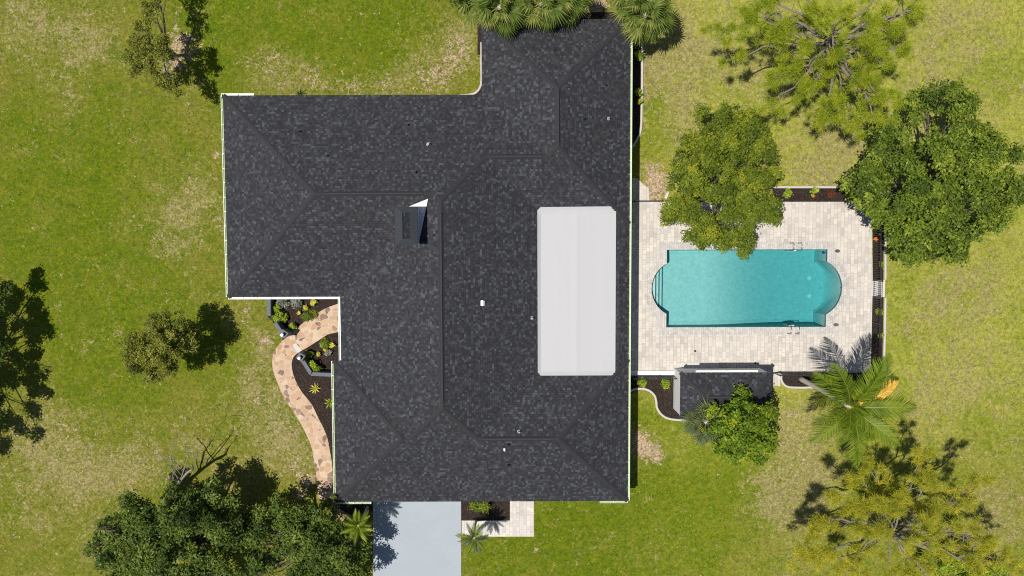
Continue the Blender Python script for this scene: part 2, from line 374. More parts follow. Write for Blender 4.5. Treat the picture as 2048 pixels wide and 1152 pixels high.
# ------------------------------------------------------------------ ground
POOL = dict(x0=P(1332, 576).x, x1=P(1654, 576).x, y0=P(1490, 655).y, y1=P(1490, 498).y)
POOL['cy'] = (POOL['y0'] + POOL['y1']) / 2
LH, LS = 1.70, P(1332, 576).x - P(1302, 576).x     # half chord, sagitta of the rounded ends
RH, RS = 1.78, P(1685, 576).x - P(1654, 576).x


def arc_pts(x, half, sag, sign, n=18):
    R = (half * half + sag * sag) / (2 * sag); cx = x - sign * (R - sag); a = math.asin(min(1, half / R))
    return [(cx + sign * R * math.cos(t), POOL['cy'] + R * math.sin(t)) for t in np.linspace(-a, a, n)]


def pool_outline(off=0.0):
    q = POOL; pts = [(q['x0'] - off, q['y0'] - off), (q['x1'] + off, q['y0'] - off)]
    pts += arc_pts(q['x1'] + off, RH + off * 0.6, RS, 1)
    pts += [(q['x1'] + off, q['y1'] + off), (q['x0'] - off, q['y1'] + off)]
    pts += arc_pts(q['x0'] - off, LH + off * 0.6, LS, -1)[::-1]
    return pts


patches = [  # px, py, radius px, kind (0 green, 1 dry, 2 bare), strength
    (90, 400, 130, 0, .8), (230, 330, 110, 0, .5), (60, 250, 90, 0, .4), (150, 560, 140, 0, .6), (280, 560, 120, 0, .6), (180, 700, 120, 0, .55), (270, 760, 90, 0, .5), (130, 140, 60, 0, .2),
    (480, 60, 90, 0, .8), (420, 20, 80, 0, .7), (700, 60, 110, 0, .8), (610, 40, 90, 0, .5), (740, 120, 60, 0, .5), (430, 150, 60, 0, .4), (830, 40, 70, 0, .5), (400, 700, 90, 0, .55), (230, 200, 80, 0, .5), (70, 480, 90, 0, .5),
    (60, 50, 120, 1, .5), (170, 60, 80, 1, .4), (170, 110, 60, 1, .35), (350, 430, 80, 1, .5), (320, 500, 70, 1, .45), (400, 380, 60, 1, .4), (160, 200, 50, 1, .35), (150, 250, 40, 1, .3), (120, 370, 50, 1, .3),
    (100, 880, 110, 1, .6), (160, 960, 90, 1, .6), (240, 960, 80, 1, .45), (60, 1040, 90, 1, .35), (520, 780, 90, 1, .5), (580, 900, 80, 1, .6), (540, 860, 80, 1, .4), (330, 900, 90, 1, .35), (460, 960, 100, 1, .3), (480, 640, 60, 1, .3), (530, 700, 50, 1, .35),
    (520, 130, 70, 1, .5), (620, 150, 80, 1, .45), (760, 170, 90, 1, .55), (880, 120, 80, 1, .6), (930, 60, 60, 1, .4),
    (1340, 150, 120, 1, .75), (1320, 60, 90, 1, .7), (1380, 270, 70, 1, .5), (1640, 340, 90, 1, .6), (1700, 300, 60, 1, .5), (1900, 60, 130, 1, .55), (2000, 180, 90, 1, .4), (1950, 700, 140, 1, .4), (1850, 600, 90, 1, .45), (1990, 560, 90, 1, .4), (1590, 850, 80, 1, .8), (1640, 930, 90, 1, .6), (1560, 980, 80, 1, .5), (1900, 820, 110, 1, .4), (1990, 1020, 110, 1, .5), (1480, 1010, 80, 1, .25), (1600, 1010, 100, 1, .5), (1560, 130, 160, 1, .55), (1820, 230, 80, 1, .5),
    (1320, 250, 50, 0, .4), (1310, 200, 40, 0, .4), (1990, 170, 60, 0, .4), (1350, 980, 110, 0, .8), (1400, 1060, 130, 0, .9), (1150, 1080, 130, 0, .95), (1000, 1110, 80, 0, .9), (1250, 1080, 110, 0, .6), (1310, 830, 50, 0, .7), (1430, 950, 70, 0, .6), (2030, 640, 70, 0, .4), (1960, 850, 60, 0, .3), (1800, 560, 60, 0, .3),
    (365, 90, 45, 2, .75), (340, 130, 30, 2, .6), (545, 120, 28, 2, .45), (700, 172, 40, 2, .4), (640, 168, 30, 2, .35), (900, 130, 45, 2, .55), (925, 90, 35, 2, .5), (860, 165, 40, 2, .45), (770, 172, 30, 2, .45), (500, 120, 25, 2, .35), (620, 150, 30, 2, .35),
    (432, 312, 12, 2, 1), (440, 450, 16, 2, .5), (370, 375, 22, 2, .35), (385, 20, 22, 2, .4), (530, 680, 24, 2, .7), (485, 620, 22, 2, .5), (515, 800, 30, 2, .45), (590, 930, 35, 2, .5), (570, 880, 25, 2, .4), (615, 960, 22, 2, .7), (560, 850, 25, 2, .3),
    (1318, 365, 34, 2, .95), (1300, 340, 25, 2, .6), (1300, 400, 30, 2, .6), (1290, 898, 36, 2, .95), (1275, 870, 22, 2, .7), (1320, 915, 20, 2, .5), (1590, 835, 18, 2, .5), (1615, 930, 22, 2, .3), (112, 615, 18, 2, .45), (130, 865, 30, 2, .25), (1070, 1100, 14, 2, .5), (1600, 915, 18, 2, .4), (1555, 1010, 20, 2, .3), (715, 1080, 45, 2, .75), (690, 1030, 35, 2, .7), (1000, 5, 40, 2, .5), (1195, 10, 40, 2, .9), (600, 990, 25, 2, .6), (30, 1110, 40, 2, .1)]


def build_ground():
    gx = np.concatenate([[-500, -200, -90, -60], np.arange(-42, 42.01, 0.4), [60, 90, 200, 500]])
    gy = np.concatenate([[-500, -200, -90, -50], np.arange(-28, 24.01, 0.4), [40, 90, 200, 500]])
    X, Y = np.meshgrid(gx, gy, indexing='ij'); nx, ny = X.shape
    Z = 0.03 * np.sin(X * 0.31 + 1) * np.sin(Y * 0.27) * 0 - 0.004
    me = bpy.data.meshes.new('lawn'); idx = np.arange(nx * ny).reshape(nx, ny)
    hx0, hx1, hy0, hy1 = P(1285, 0).x, P(1700, 0).x, POOL['y0'] - 0.4, POOL['y1'] + 0.4
    faces = []
    for i in range(nx - 1):
        for j in range(ny - 1):
            if gx[i + 1] > hx0 and gx[i] < hx1 and gy[j + 1] > hy0 and gy[j] < hy1: continue
            faces.append((idx[i, j], idx[i + 1, j], idx[i + 1, j + 1], idx[i, j + 1]))
    me.from_pydata(np.stack([X, Y, Z], -1).reshape(-1, 3).tolist(), [], [tuple(map(int, f)) for f in faces])
    col = np.zeros((nx, ny, 4)); col[..., 3] = np.clip((X - 6) / 6, 0, 1) * np.clip((Y + 19) / 9, .25, 1); col[..., 0] = 0.30; col[..., 1] = 0.13 + 0.08 * (X > 8)
    for px, py, r, k, s in patches:
        c = P(px, py); rm = r * sc(0)
        g = s * (1.1 if k == 0 else 1.05) * np.exp(-(((X - c.x) ** 2 + (Y - c.y) ** 2) / (rm * 0.8) ** 2))
        col[..., k] += g
        if k == 0: col[..., 1] -= 0.5 * g
    col = np.clip(col, 0, 1)
    a = me.color_attributes.new('patch', 'FLOAT_COLOR', 'POINT'); a.data.foreach_set('color', col.reshape(-1))
    me.materials.append(M_lawn); o = link('lawn', me); o['kind'] = 'structure'


build_ground()
PZ = 0.03      # patio level
patio_out = pxs([(1250, 403), (1742, 403), (1745, 570), (1741, 745), (1560, 745), (1560, 772), (1545, 772), (1545, 752), (1250, 752)])
sheet('patio', patio_out, PZ, M_pav, [pool_outline(0.48)])
sheet('side_path', pxs([(1240, 356), (1275, 356), (1285, 368), (1297, 376), (1299, 402.6), (1240, 402.6)]), 0.02, M_pav)
sheet('gate_path', pxs([(1745.3, 560), (1770, 560), (1769, 594), (1744.6, 594)]), 0.03, M_slab)
sheet('driveway', pxs([(746, 985), (922, 985), (923, 1400), (747, 1400)]), 0.03, M_drive)
sheet('front_walk', pxs([(1020, 985), (1068, 985), (1068, 1073), (923.5, 1073), (923.5, 1041), (1020, 1041)]), 0.025, M_walk)
# flagstone path
OUT_E = [(695, 600), (675.5, 607.6), (648.8, 617.8), (619.6, 636), (597.7, 653), (580.7, 668.8), (566, 681), (554, 694), (546.7, 707.7), (544.7, 724.7), (546.7, 741.8), (552.7, 758.8), (562.5, 783), (576, 807), (594.6, 835), (610.7, 864), (622, 889.8), (627.5, 915.6), (631.7, 941.5), (635, 973.8), (638, 1000)]
IN_E = [(695, 660), (675.5, 664), (656, 668.8), (636.6, 681), (619.6, 692), (605, 700.4), (591.6, 709), (585.6, 717.4), (583.6, 729.6), (585.6, 744), (590.4, 758.8), (597.7, 773.4), (607.4, 788), (623.7, 809), (638, 838), (648, 857.5), (656, 880), (660.8, 906), (664, 925), (665.6, 944.7), (668, 1000)]
fo = smooth_line([P(x, y) for x, y in OUT_E], 4); fi = smooth_line([P(x, y) for x, y in IN_E], 4)
b = MB()
for i in range(len(fo) - 1):
    q = [fo[i], fo[i + 1], fi[i + 1], fi[i]]; b.face([(p.x, p.y, 0.035) for p in q])
    for L in (fo, fi): b.face([(L[i].x, L[i].y, -0.01), (L[i + 1].x, L[i + 1].y, -0.01), (L[i + 1].x, L[i + 1].y, 0.035), (L[i].x, L[i].y, 0.035)])
b.build('flagstone_path', M_flag)['kind'] = 'structure'
# mulch beds
beds = [[(535, 590), (690, 590), (690, 604)] + OUT_E[2:7] + [(556, 655), (543, 642), (535, 634)],
        [(690, 662)] + IN_E[2:] + [(700, 1000), (700, 662)],
        [(922, 985), (1019.5, 985), (1019.5, 1040.5), (922.8, 1040.5)],
        [(675, 985), (745.5, 985), (745.5, 1022), (700, 1030), (675, 1015)],
        [(1545, 376), (1690, 376), (1690, 402.5), (1545, 402.5)],
        [(1745.5, 440), (1767, 440), (1766.5, 559.6), (1745.5, 559.6)], [(1744.6, 594.4), (1767, 594.4), (1764, 745), (1741.5, 745)],
        [(1250, 752.5), (1380, 752.5), (1380, 838), (1346, 837), (1325, 830), (1314, 815), (1311, 796), (1303, 784), (1287, 777), (1270, 782), (1250, 795)],
        [(1562, 746), (1741, 746), (1735, 790), (1700, 800), (1640, 776), (1580, 775), (1566, 766)],
        [(1235, 28), (1283, 28), (1283, 255), (1278, 275), (1262, 300), (1235, 305)],
        [(950, 28), (1260, 24), (1260, 90), (964, 90), (964, 165), (958, 182), (944, 192), (935, 230), (1000, 230), (1000, 90), (950, 80)]]
for k, pl in enumerate(beds):
    if k == len(beds) - 1:
        sheet('mulch_bed', pxs([(955, 26), (1262, 24), (1262, 110), (955, 110)]), 0.012, M_mulch); sheet('mulch_bed', pxs([(964, 110.2), (1010, 110.2), (1010, 220), (920, 220), (944, 192), (958, 182), (964, 165)]), 0.012, M_mulch)
    else: sheet('mulch_bed', pxs(pl), 0.012 + 0.0005 * k, M_mulch)


def edging(pts, label, w=0.14, h=0.10, smooth=True):
    L = [P(x, y) for x, y in pts]
    if smooth: L = smooth_line(L, 6)
    b = MB(); k = len(L); q = []
    for i in range(k):
        d = (L[min(i + 1, k - 1)] - L[max(i - 1, 0)]).normalized(); n = Vector((-d.y, d.x, 0)) * w / 2
        c = n * 0.6; q.append([(L[i] + n), (L[i] + c), (L[i] - c), (L[i] - n)])
    zs = (-0.02, h, h, -0.02); zm = h * 0.75
    for i in range(k - 1):
        A, B_ = q[i], q[i + 1]
        prof = [(0, -0.02), (0, zm), (1, h), (2, h), (3, zm), (3, -0.02)]
        for (a, za), (c, zc) in zip(prof, prof[1:]):
            b.face([(A[a].x, A[a].y, za), (A[c].x, A[c].y, zc), (B_[c].x, B_[c].y, zc), (B_[a].x, B_[a].y, za)])
    o = b.build('bed_edging', M_curb); tag(o, label, 'edging', 'concrete bed edgings'); return o


edging([(963, 85), (963, 110), (963, 140), (963, 163), (959, 177), (951, 186), (938, 190), (920, 191)], 'pale concrete edging curving round the inner corner of the roof by the left palms')
edging([(1284, 85), (1284, 150), (1283, 220), (1282, 252), (1278, 271), (1266, 292), (1255, 303)], 'long pale concrete edging along the shaded bed on the right of the house')
edging([(1250, 790), (1262, 781), (1278, 777), (1296, 780), (1308, 790), (1312, 802), (1314, 816), (1324, 830), (1342, 838), (1382, 841)], 'wavy pale concrete edging of the bed beside the small shed')
edging([(1562, 748), (1563, 762), (1574, 773), (1600, 775), (1630, 775), (1660, 783)], 'short pale edging of the bed at the foot of the leaning palm')
edging([(1540, 374.5), (1600, 374.5), (1690, 374.5)], 'straight pale edging of the flower bed behind the pool', smooth=False)
edging([(1770, 440), (1770, 500), (1770, 559)], 'straight pale edging right of the pool, part above the gate', smooth=False)
edging([(1770, 595), (1769, 660), (1767, 730), (1766, 745)], 'straight pale edging right of the pool, part below the gate', smooth=False)

# ------------------------------------------------------------------ house
EZ, PITCH = 2.5, 5 / 12
Wx = P(451, 400, EZ).x; Nn = P(700, 190, EZ).y; Sw = P(560, 594, EZ).y
E_ = P(1258, 560, EZ).x; Ntop = P(1110, 38, EZ).y; NWx = P(963, 110, EZ).x; Sb = P(960, 1003, EZ).y
W1 = P(681, 660, EZ).x; W2 = P(669, 860, EZ).x; Ystep = P(674, 722, EZ).y
zr = 5.2; xr = P(883, 600, zr).x; Xm = 2 * xr - W1
yr5 = P(1035, 877, 4.3).y; B5n = 2 * yr5 - Sb
yr4 = P(1035, 313, 4.2).y; B4s = 2 * yr4 - Nn
hw3 = (E_ - NWx) / 2
CAPZ = 0.27
blocks = [(W1, Xm, Sb, Nn), (Wx, Xm - 1, Sw, Nn), (NWx, E_, B4s, Ntop), (W1 + 2, E_, B4s, Nn), (W2, E_, Sb, B5n)]


def block_planes(bl):
    x0, x1, y0, y1 = bl   # each: (a, b, c) -> h = a x + b y + c
    return [(PITCH, 0, -PITCH * x0), (-PITCH, 0, PITCH * x1), (0, PITCH, -PITCH * y0), (0, -PITCH, PITCH * y1)]


BP = [block_planes(b_) for b_ in blocks]
BP.append([(0, 0, CAPZ), (-PITCH, 0, PITCH * E_), (0, PITCH, -PITCH * (B5n - 3.0)), (0, -PITCH, PITCH * (B4s + 3.0)), (PITCH, 0, -PITCH * (Xm - 4))])
RECT = blocks + [(Xm - 4, E_, B5n - 3.0, B4s + 3.0)]


def hroof(x, y):
    return EZ + max(min(a * x + b_ * y + c for a, b_, c in pl) for pl in BP)


def clip(poly, a, b_, c):
    """keep a x + b y + c >= 0"""
    out = []; n = len(poly)
    for i in range(n):
        p, q = poly[i], poly[(i + 1) % n]; dp = a * p[0] + b_ * p[1] + c; dq = a * q[0] + b_ * q[1] + c
        if dp >= -1e-9: out.append(p)
        if (dp > 1e-9 and dq < -1e-9) or (dp < -1e-9 and dq > 1e-9):
            t = dp / (dp - dq); out.append((p[0] + t * (q[0] - p[0]), p[1] + t * (q[1] - p[1])))
    ar = 0.5 * abs(sum(out[i][0] * out[(i + 1) % len(out)][1] - out[(i + 1) % len(out)][0] * out[i][1] for i in range(len(out)))) if len(out) > 2 else 0
    return out if ar > 1e-4 else []


def Proof(px, py, up=0.0):
    z = 4.0
    for _ in range(30): v = P(px, py, z); z = hroof(v.x, v.y) + up
    return P(px, py, z)


house = empty('house', (0, 0, 0), 'large single storey white house under a dark grey shingled hip roof', 'house')


def build_roof(BPs, rects, ez, name, parent):
    b = MB()
    for i, (pls, rc) in enumerate(zip(BPs, rects)):
        for k, (a, b_, c) in enumerate(pls):
            poly = [(rc[0], rc[2]), (rc[1], rc[2]), (rc[1], rc[3]), (rc[0], rc[3])]
            for m_, (a2, b2, c2) in enumerate(pls):
                if m_ != k and poly: poly = clip(poly, a2 - a, b2 - b_, c2 - c)
            pieces = [poly] if poly else []
            for j, pls2 in enumerate(BPs):
                if j == i: continue
                eps = 1e-6 if j < i else -1e-6       # ties: the earlier block keeps the face
                nxt = []
                for pc in pieces:
                    rest = pc
                    for (a2, b2, c2) in pls2:
                        if not rest: break
                        outp = clip(rest, a - a2, b_ - b2, c - c2 - eps)
                        if outp: nxt.append(outp)
                        rest = clip(rest, a2 - a, b2 - b_, c2 - c + eps)
                pieces = nxt
            for pc in pieces:
                h = lambda p: ez + a * p[0] + b_ * p[1] + c
                if a == 0 and b_ == 0: uv = [(p[1], -p[0]) for p in pc]
                else:
                    L = math.hypot(a, b_); k2 = math.sqrt(1 + L * L)
                    uv = [((-b_ * p[0] + a * p[1]) / L + 100 * (i + 2) + 13 * k, (a * p[0] + b_ * p[1] + c) / L * k2) for p in pc]
                ar = sum(pc[q][0] * pc[(q + 1) % len(pc)][1] - pc[(q + 1) % len(pc)][0] * pc[q][1] for q in range(len(pc)))
                if ar < 0: pc = pc[::-1]; uv = uv[::-1]
                b.face([(p[0], p[1], h(p)) for p in pc], uv)
    return b.build(name, M_sh, parent)


roof = build_roof(BP, RECT, EZ, 'roof', house)
outline = [(Wx, Sw), (W1, Sw), (W1, Ystep), (W2, Ystep), (W2, Sb), (E_, Sb), (E_, Ntop), (NWx, Ntop), (NWx, Nn), (Wx, Nn)]


def inset(poly, d):
    n = len(poly); out = []
    for i in range(n):
        p, c, q = (Vector(poly[(i + k) % n]) for k in (-1, 0, 1))
        d1 = (c - p).normalized(); d2 = (q - c).normalized(); n1 = Vector((-d1.y, d1.x)); n2 = Vector((-d2.y, d2.x))
        out.append(tuple(c + (n1 + n2) * d))
    return out


b = MB()
wl = inset(outline, 0.62)
for i in range(len(wl)):
    p, q = wl[i], wl[(i + 1) % len(wl)]; b.face([(p[0], p[1], 0), (q[0], q[1], 0), (q[0], q[1], 2.42), (p[0], p[1], 2.42)])
b.build('wall', M_white, house)
b = MB(); i0 = inset(outline, 0.012); i1 = inset(outline, 0.7)
for i in range(len(outline)):
    j = (i + 1) % len(outline); p, q = i0[i], i0[j]
    b.face([(p[0], p[1], EZ - 0.17), (q[0], q[1], EZ - 0.17), (q[0], q[1], EZ - 0.004), (p[0], p[1], EZ - 0.004)])
    b.face([(p[0], p[1], EZ - 0.17), (i1[i][0], i1[i][1], EZ - 0.17), (i1[j][0], i1[j][1], EZ - 0.17), (q[0], q[1], EZ - 0.17)])
b.build('fascia', M_white, house)
# membrane roof in the hollow on the pool side
mz = EZ + CAPZ + 0.015
oc = [(1074.5, 421), (1081, 414.5), (1224, 413), (1232, 419), (1230.5, 746), (1226, 750), (1081, 750.5), (1075.5, 744)]
mp = pxs(oc, mz); cxm = P(1152, 580, mz).x
b = MB()
xs = np.linspace(min(p[0] for p in mp), max(p[0] for p in mp), 23); ys_ = np.linspace(min(p[1] for p in mp), max(p[1] for p in mp), 45)
def mem_z(x, y): return max(mz + 0.015 * math.exp(-((x - cxm) / 0.2) ** 2) + 0.05 * (1 - abs(x - cxm) / 2.7), hroof(x, y) + 0.02)
for xa, xb in zip(xs, xs[1:]):
    for ya, yb in zip(ys_, ys_[1:]):
        pc = clip(clip(mp, 1, 0, -xa), -1, 0, xb); pc = clip(clip(pc, 0, 1, -ya), 0, -1, yb) if pc else []
        if pc:
            if sum(pc[q][0] * pc[(q + 1) % len(pc)][1] - pc[(q + 1) % len(pc)][0] * pc[q][1] for q in range(len(pc))) < 0: pc = pc[::-1]
            b.face([(x, y, mem_z(x, y)) for x, y in pc], smooth=True)
for i in range(len(mp)):
    p, q = mp[i], mp[(i + 1) % len(mp)]; b.face([(p[0], p[1], mz - 0.2), (q[0], q[1], mz - 0.2), (q[0], q[1], mz + 0.02), (p[0], p[1], mz + 0.02)])
b.build('membrane_roof', M_mem, house)


def roof_strip(p, q, w, h, name, mat, parent, seg=0):
    p, q = Vector(p), Vector(q); d = (q - p).normalized(); s = Vector((d.y, -d.x, 0)).normalized() * w / 2; b = MB()
    n = seg or 1
    for k in range(n):
        a = p.lerp(q, k / n); e = p.lerp(q, (k + 1) / n); up = 0.012 * (1 if seg else 0)
        L = []
        for pt, lift in ((a, 0.0), (e, up)):
            row = []
            for t in (-1, -0.35, 0.35, 1):
                x, y = pt.x + s.x * t, pt.y + s.y * t
                z = (hroof(x, y) + 0.008 + lift) if abs(t) == 1 else max(hroof(pt.x, pt.y), hroof(x, y)) + h + lift
                row.append((x, y, z))
            L.append(row)
        for t in range(3): b.face([L[0][t], L[0][t + 1], L[1][t + 1], L[1][t]])
        b.face([L[1][3], L[1][2], L[1][1], L[1][0]]); b.face(L[0])
    return b.build(name, mat, parent)


zx = lambda x, y: (x, y, hroof(x, y))
hw0 = (Xm - W1) / 2; hw1 = (Nn - Sw) / 2; hw5 = (B5n - Sb) / 2; hw4 = (Nn - B4s) / 2
yr1 = (Nn + Sw) / 2; xr3 = (NWx + E_) / 2
hips = [((Wx, Nn), (Wx + hw1, yr1)), ((Wx, Sw), (Wx + hw1, yr1)), ((Wx + hw1, yr1), (xr - (hw0 - hw1), yr1)), ((xr, Sb + hw0), (xr, Nn - hw0)),
        ((xr, Sb + hw0), (xr - (hw0 - hw5), yr5)), ((xr, Sb + hw0), (xr + (hw0 - hw5), yr5)), ((W2 + hw5, yr5), (W2, Sb)), ((W2 + hw5, yr5), (W2, B5n)),
        ((xr + (hw0 - hw5), yr5), (E_ - hw5, yr5)), ((E_ - hw5, yr5), (E_, Sb)), ((E_ - hw5, yr5), (E_, B5n)),
        ((xr, Nn - hw0), (xr + hw0 - hw4, yr4)), ((xr3, Ntop - hw3), (NWx, Ntop)), ((xr3, Ntop - hw3), (E_, Ntop)), ((xr3, Ntop - hw3), (xr3, B4s + hw3)),
        ((xr3, B4s + hw3), (E_, B4s)), ((xr3, B4s + hw3), (xr3 - (hw3 - hw4), yr4)), ((xr + hw0 - hw4, yr4), (xr3 - (hw3 - hw4), yr4))]
for p, q in hips:
    L = math.hypot(p[0] - q[0], p[1] - q[1])
    if L > 0.3: roof_strip((*q, 0), (*p, 0), 0.30, 0.012, 'hip_cap', M_cap, roof, max(2, int(L / 0.19)))
for (a, c) in (((650, 389), (846, 389)), ((883, 424), (885, 802)), ((1115.5, 180), (1115.5, 284)), ((985, 313), (1084, 313)), ((967, 877.5), (1106, 877.5))):
    va, vc = Proof(*a), Proof(*c)
    if abs(va.x - vc.x) > abs(va.y - vc.y): yy = yr1 if a[1] == 389 else (yr4 if a[1] == 313 else yr5); va.y = vc.y = yy
    else: xx = xr if a[0] < 1000 else xr3; va.x = vc.x = xx
    roof_strip(va, vc, 0.27, 0.075, 'ridge_vent', M_vent, roof)


def pipe(px, py, r, h, mat, cap=False):
    v = Proof(px, py); b = MB()
    b.tube([v + Vector((0, 0, -0.05)), v + Vector((0, 0, 0.03)), v + Vector((0, 0, 0.035))], [r * 2.0, r * 1.7, r], 12)
    b.tube([v, v + Vector((0, 0, h))], [r, r], 10, cap=False)
    b.face([v + Vector((r * .8 * math.cos(t), r * .8 * math.sin(t), h - 0.03)) for t in np.linspace(0, 2 * math.pi, 10, endpoint=False)])
    b.build('vent_pipe', mat, roof)


for q in ((600, 263, .045, .25), (857, 289, .085, .3), (655, 312, .04, .22), (831, 345, .05, .25), (816, 250, .05, .25), (1108, 100, .05, .25), (1167, 238, .055, .28), (1217, 237, .065, .28), (1211, 171, .045, .25), (1064, 636, .07, .3), (1038, 863, .065, .3), (1016, 889, .06, .28), (1016, 930, .055, .28), (867, 470, .04, .2)):
    pipe(*q, M_pipe if q[2] > 0.06 else M_vent)
for (px, py, s) in ((965.5, 606, .31), (1009, 898, .18)):
    v = Proof(px, py); b = MB(); n = 8
    for i in range(n):   # hooded exhaust: box with a rounded hood
        t0, t1 = math.pi * i / n, math.pi * (i + 1) / n
        b.face([(v.x - s / 2 * math.cos(t0), v.y - s / 2, v.z + .05 + .14 * math.sin(t0)), (v.x - s / 2 * math.cos(t0), v.y + s / 2, v.z + .05 + .14 * math.sin(t0)), (v.x - s / 2 * math.cos(t1), v.y + s / 2, v.z + .05 + .14 * math.sin(t1)), (v.x - s / 2 * math.cos(t1), v.y - s / 2, v.z + .05 + .14 * math.sin(t1))], smooth=True)
    b.box((v.x, v.y, v.z - 0.03), (s, s, 0.16)); b.build('exhaust_hood', M_galv, roof)

# chimney at the valley
CZ = 6.1
c0, c1 = P(791, 490, CZ), P(835, 413, CZ); ccx, ccy = (c0.x + c1.x) / 2, (c0.y + c1.y) / 2; cw, cd = c1.x - c0.x, c1.y - c0.y
b = MB(); b.box((ccx, ccy, (3.6 + CZ - 0.1) / 2), (cw - 0.16, cd - 0.16, CZ - 0.1 - 3.6)); chim = b.build('chimney', M_white, house)
b = MB(); iw, idp = 0.42, 1.5
o4 = [(c0.x, c0.y), (c1.x, c0.y), (c1.x, c1.y), (c0.x, c1.y)]; i4 = [(ccx - iw / 2, ccy - idp / 2), (ccx + iw / 2, ccy - idp / 2), (ccx + iw / 2, ccy + idp / 2), (ccx - iw / 2, ccy + idp / 2)]
for i in range(4):
    j = (i + 1) % 4
    b.face([(*o4[i], CZ), (*o4[j], CZ), (*i4[j], CZ + 0.13), (*i4[i], CZ + 0.13)]); b.face([(*o4[i], CZ - 0.13), (*o4[j], CZ - 0.13), (*o4[j], CZ), (*o4[i], CZ)]); b.face([(*i4[i], CZ + 0.13), (*i4[j], CZ + 0.13), (*i4[j], CZ + 0.04), (*i4[i], CZ + 0.04)])
b.face([(*p, CZ - 0.13) for p in o4[::-1]]); b.build('chimney_cap', M_cmetal, chim)
b = MB(); b.face([(*p, CZ + 0.05) for p in i4])
t = NT('flue_mesh'); n = t.noise(7, t.coord(), 5, 0.75); t.set(Base_Color=t.ramp(n, [(0.50, (0.018, 0.020, 0.025)), (0.60, (0.03, 0.032, 0.036)), (0.68, (0.16, 0.15, 0.14))]), Roughness=0.8, Specular_IOR_Level=0.08)
b.build('flue_screen', t.m, chim)
# white cricket shedding water past the chimney
A, B_, D = (815, 414), (856, 397.5), (837, 489); b = MB(); n = 14
pt = lambda i, j: Proof(A[0] + (B_[0] - A[0]) * i / n + (D[0] - A[0]) * j / n, A[1] + (B_[1] - A[1]) * i / n + (D[1] - A[1]) * j / n, 0.03)
for i in range(n):
    for j in range(n - i):
        b.face([pt(i, j), pt(i, j + 1), pt(i + 1, j)])
        if i + j < n - 1: b.face([pt(i + 1, j), pt(i, j + 1), pt(i + 1, j + 1)])
b.build('chimney_cricket', M_white, house)


def gutter(p, q, parent=house, w=0.115, ez=EZ, inm=None, step=0.85):
    """open channel hung outside the eave between p and q (eave on the left hand)"""
    p, q = Vector((*p, 0)), Vector((*q, 0)); d = (q - p).normalized(); L = (q - p).length; nrm = Vector((d.y, -d.x, 0)); z0, z1 = ez - 0.13, ez - 0.02
    b = MB()
    def quad(o0, zo0, o1, zo1): b.face([p + nrm * o0 + Vector((0, 0, zo0)), q + nrm * o0 + Vector((0, 0, zo0)), q + nrm * o1 + Vector((0, 0, zo1)), p + nrm * o1 + Vector((0, 0, zo1))])
    quad(0.004, z1, 0.004, z0); quad(0.004, z0, w - 0.02, z0); quad(w - 0.02, z0, w, z1); quad(w, z1, w + 0.022, z1); quad(w + 0.022, z1, w + 0.022, z1 - 0.02); quad(w + 0.022, z1 - 0.02, w, z0)
    quad(w, z0, 0.004, z0 - 0.003)
    for e in (p, q): b.face([e + nrm * 0.004 + Vector((0, 0, z1)), e + nrm * 0.004 + Vector((0, 0, z0)), e + nrm * (w - .02) + Vector((0, 0, z0)), e + nrm * w + Vector((0, 0, z1))])
    g = b.build('gutter', M_gut, parent)
    b = MB(); quad(0.01, z0 + 0.012, w - 0.022, z0 + 0.012); b.build('gutter_bed', inm or M_gutin, g)
    b = MB(); n = max(1, int(L / step)); b.box((0, 0, 0), (0.035 if abs(d.x) > .5 else w + .03, 0.035 if abs(d.y) > .5 else w + .03, 0.012)); hm = b.mesh('gutter_hanger', M_gut)
    for i in range(n + 1):
        h_ = link('gutter_hanger', hm, g); h_.matrix_parent_inverse = Matrix.Identity(4); par = Vector(parent.location)
        h_.location = p.lerp(q, min(0.995, max(0.005, i / n))) + nrm * w / 2 + Vector((0, 0, z1 + 0.004))


gutter((Wx, Nn), (Wx, Sw)); gutter((Wx, Sw), (W1, Sw), inm=M_gut); gutter((W1, Sw - 0.14), (W1, Ystep + .0), inm=M_gut); gutter((W1 - .14, Ystep), (W2, Ystep)) if False else None
gutter((W2, Ystep), (W2, Sb)); gutter((E_, Sb), (E_, Ntop)); gutter((P(507, 187, EZ).x, Nn), (Wx - .1, Nn), inm=M_gut); gutter((W2, Sb), (P(742, 1000, EZ).x, Sb)); gutter((P(1200, 1000, EZ).x, Sb), (E_, Sb))

# ------------------------------------------------------------------ shed (pool hut)
HZ = 2.35
hx0, hx1, hy0, hy1 = P(1360, 790, HZ).x, P(1545, 790, HZ).x, P(1450, 836, HZ).y, P(1450, 745, HZ).y
hut = empty('pool_shed', ((hx0 + hx1) / 2, (hy0 + hy1) / 2, 0), 'small white shed under a dark shingled hip roof below the pool', 'shed')
hb = (hx0, hx1, hy0, hy1); hroof_o = build_roof([block_planes(hb)], [hb], HZ, 'roof', hut)
b = MB(); hi = inset([(hx0, hy0), (hx1, hy0), (hx1, hy1), (hx0, hy1)], 0.10)
for i in range(4):
    p, q = hi[i], hi[(i + 1) % 4]; b.face([(*p, 0), (*q, 0), (*q, HZ - .02), (*p, HZ - .02)])
b.build('wall', M_white, hut)
b = MB(); ho = inset([(hx0, hy0), (hx1, hy0), (hx1, hy1), (hx0, hy1)], 0.006)
for i in range(4):
    p, q = ho[i], ho[(i + 1) % 4]; b.face([(*p, HZ - .16), (*q, HZ - .16), (*q, HZ - .004), (*p, HZ - .004)])
b.build('fascia', M_white, hut)
gutter((P(1516, 745, HZ).x, hy1), (P(1392, 745, HZ).x, hy1), hut, ez=HZ, inm=M_gut)
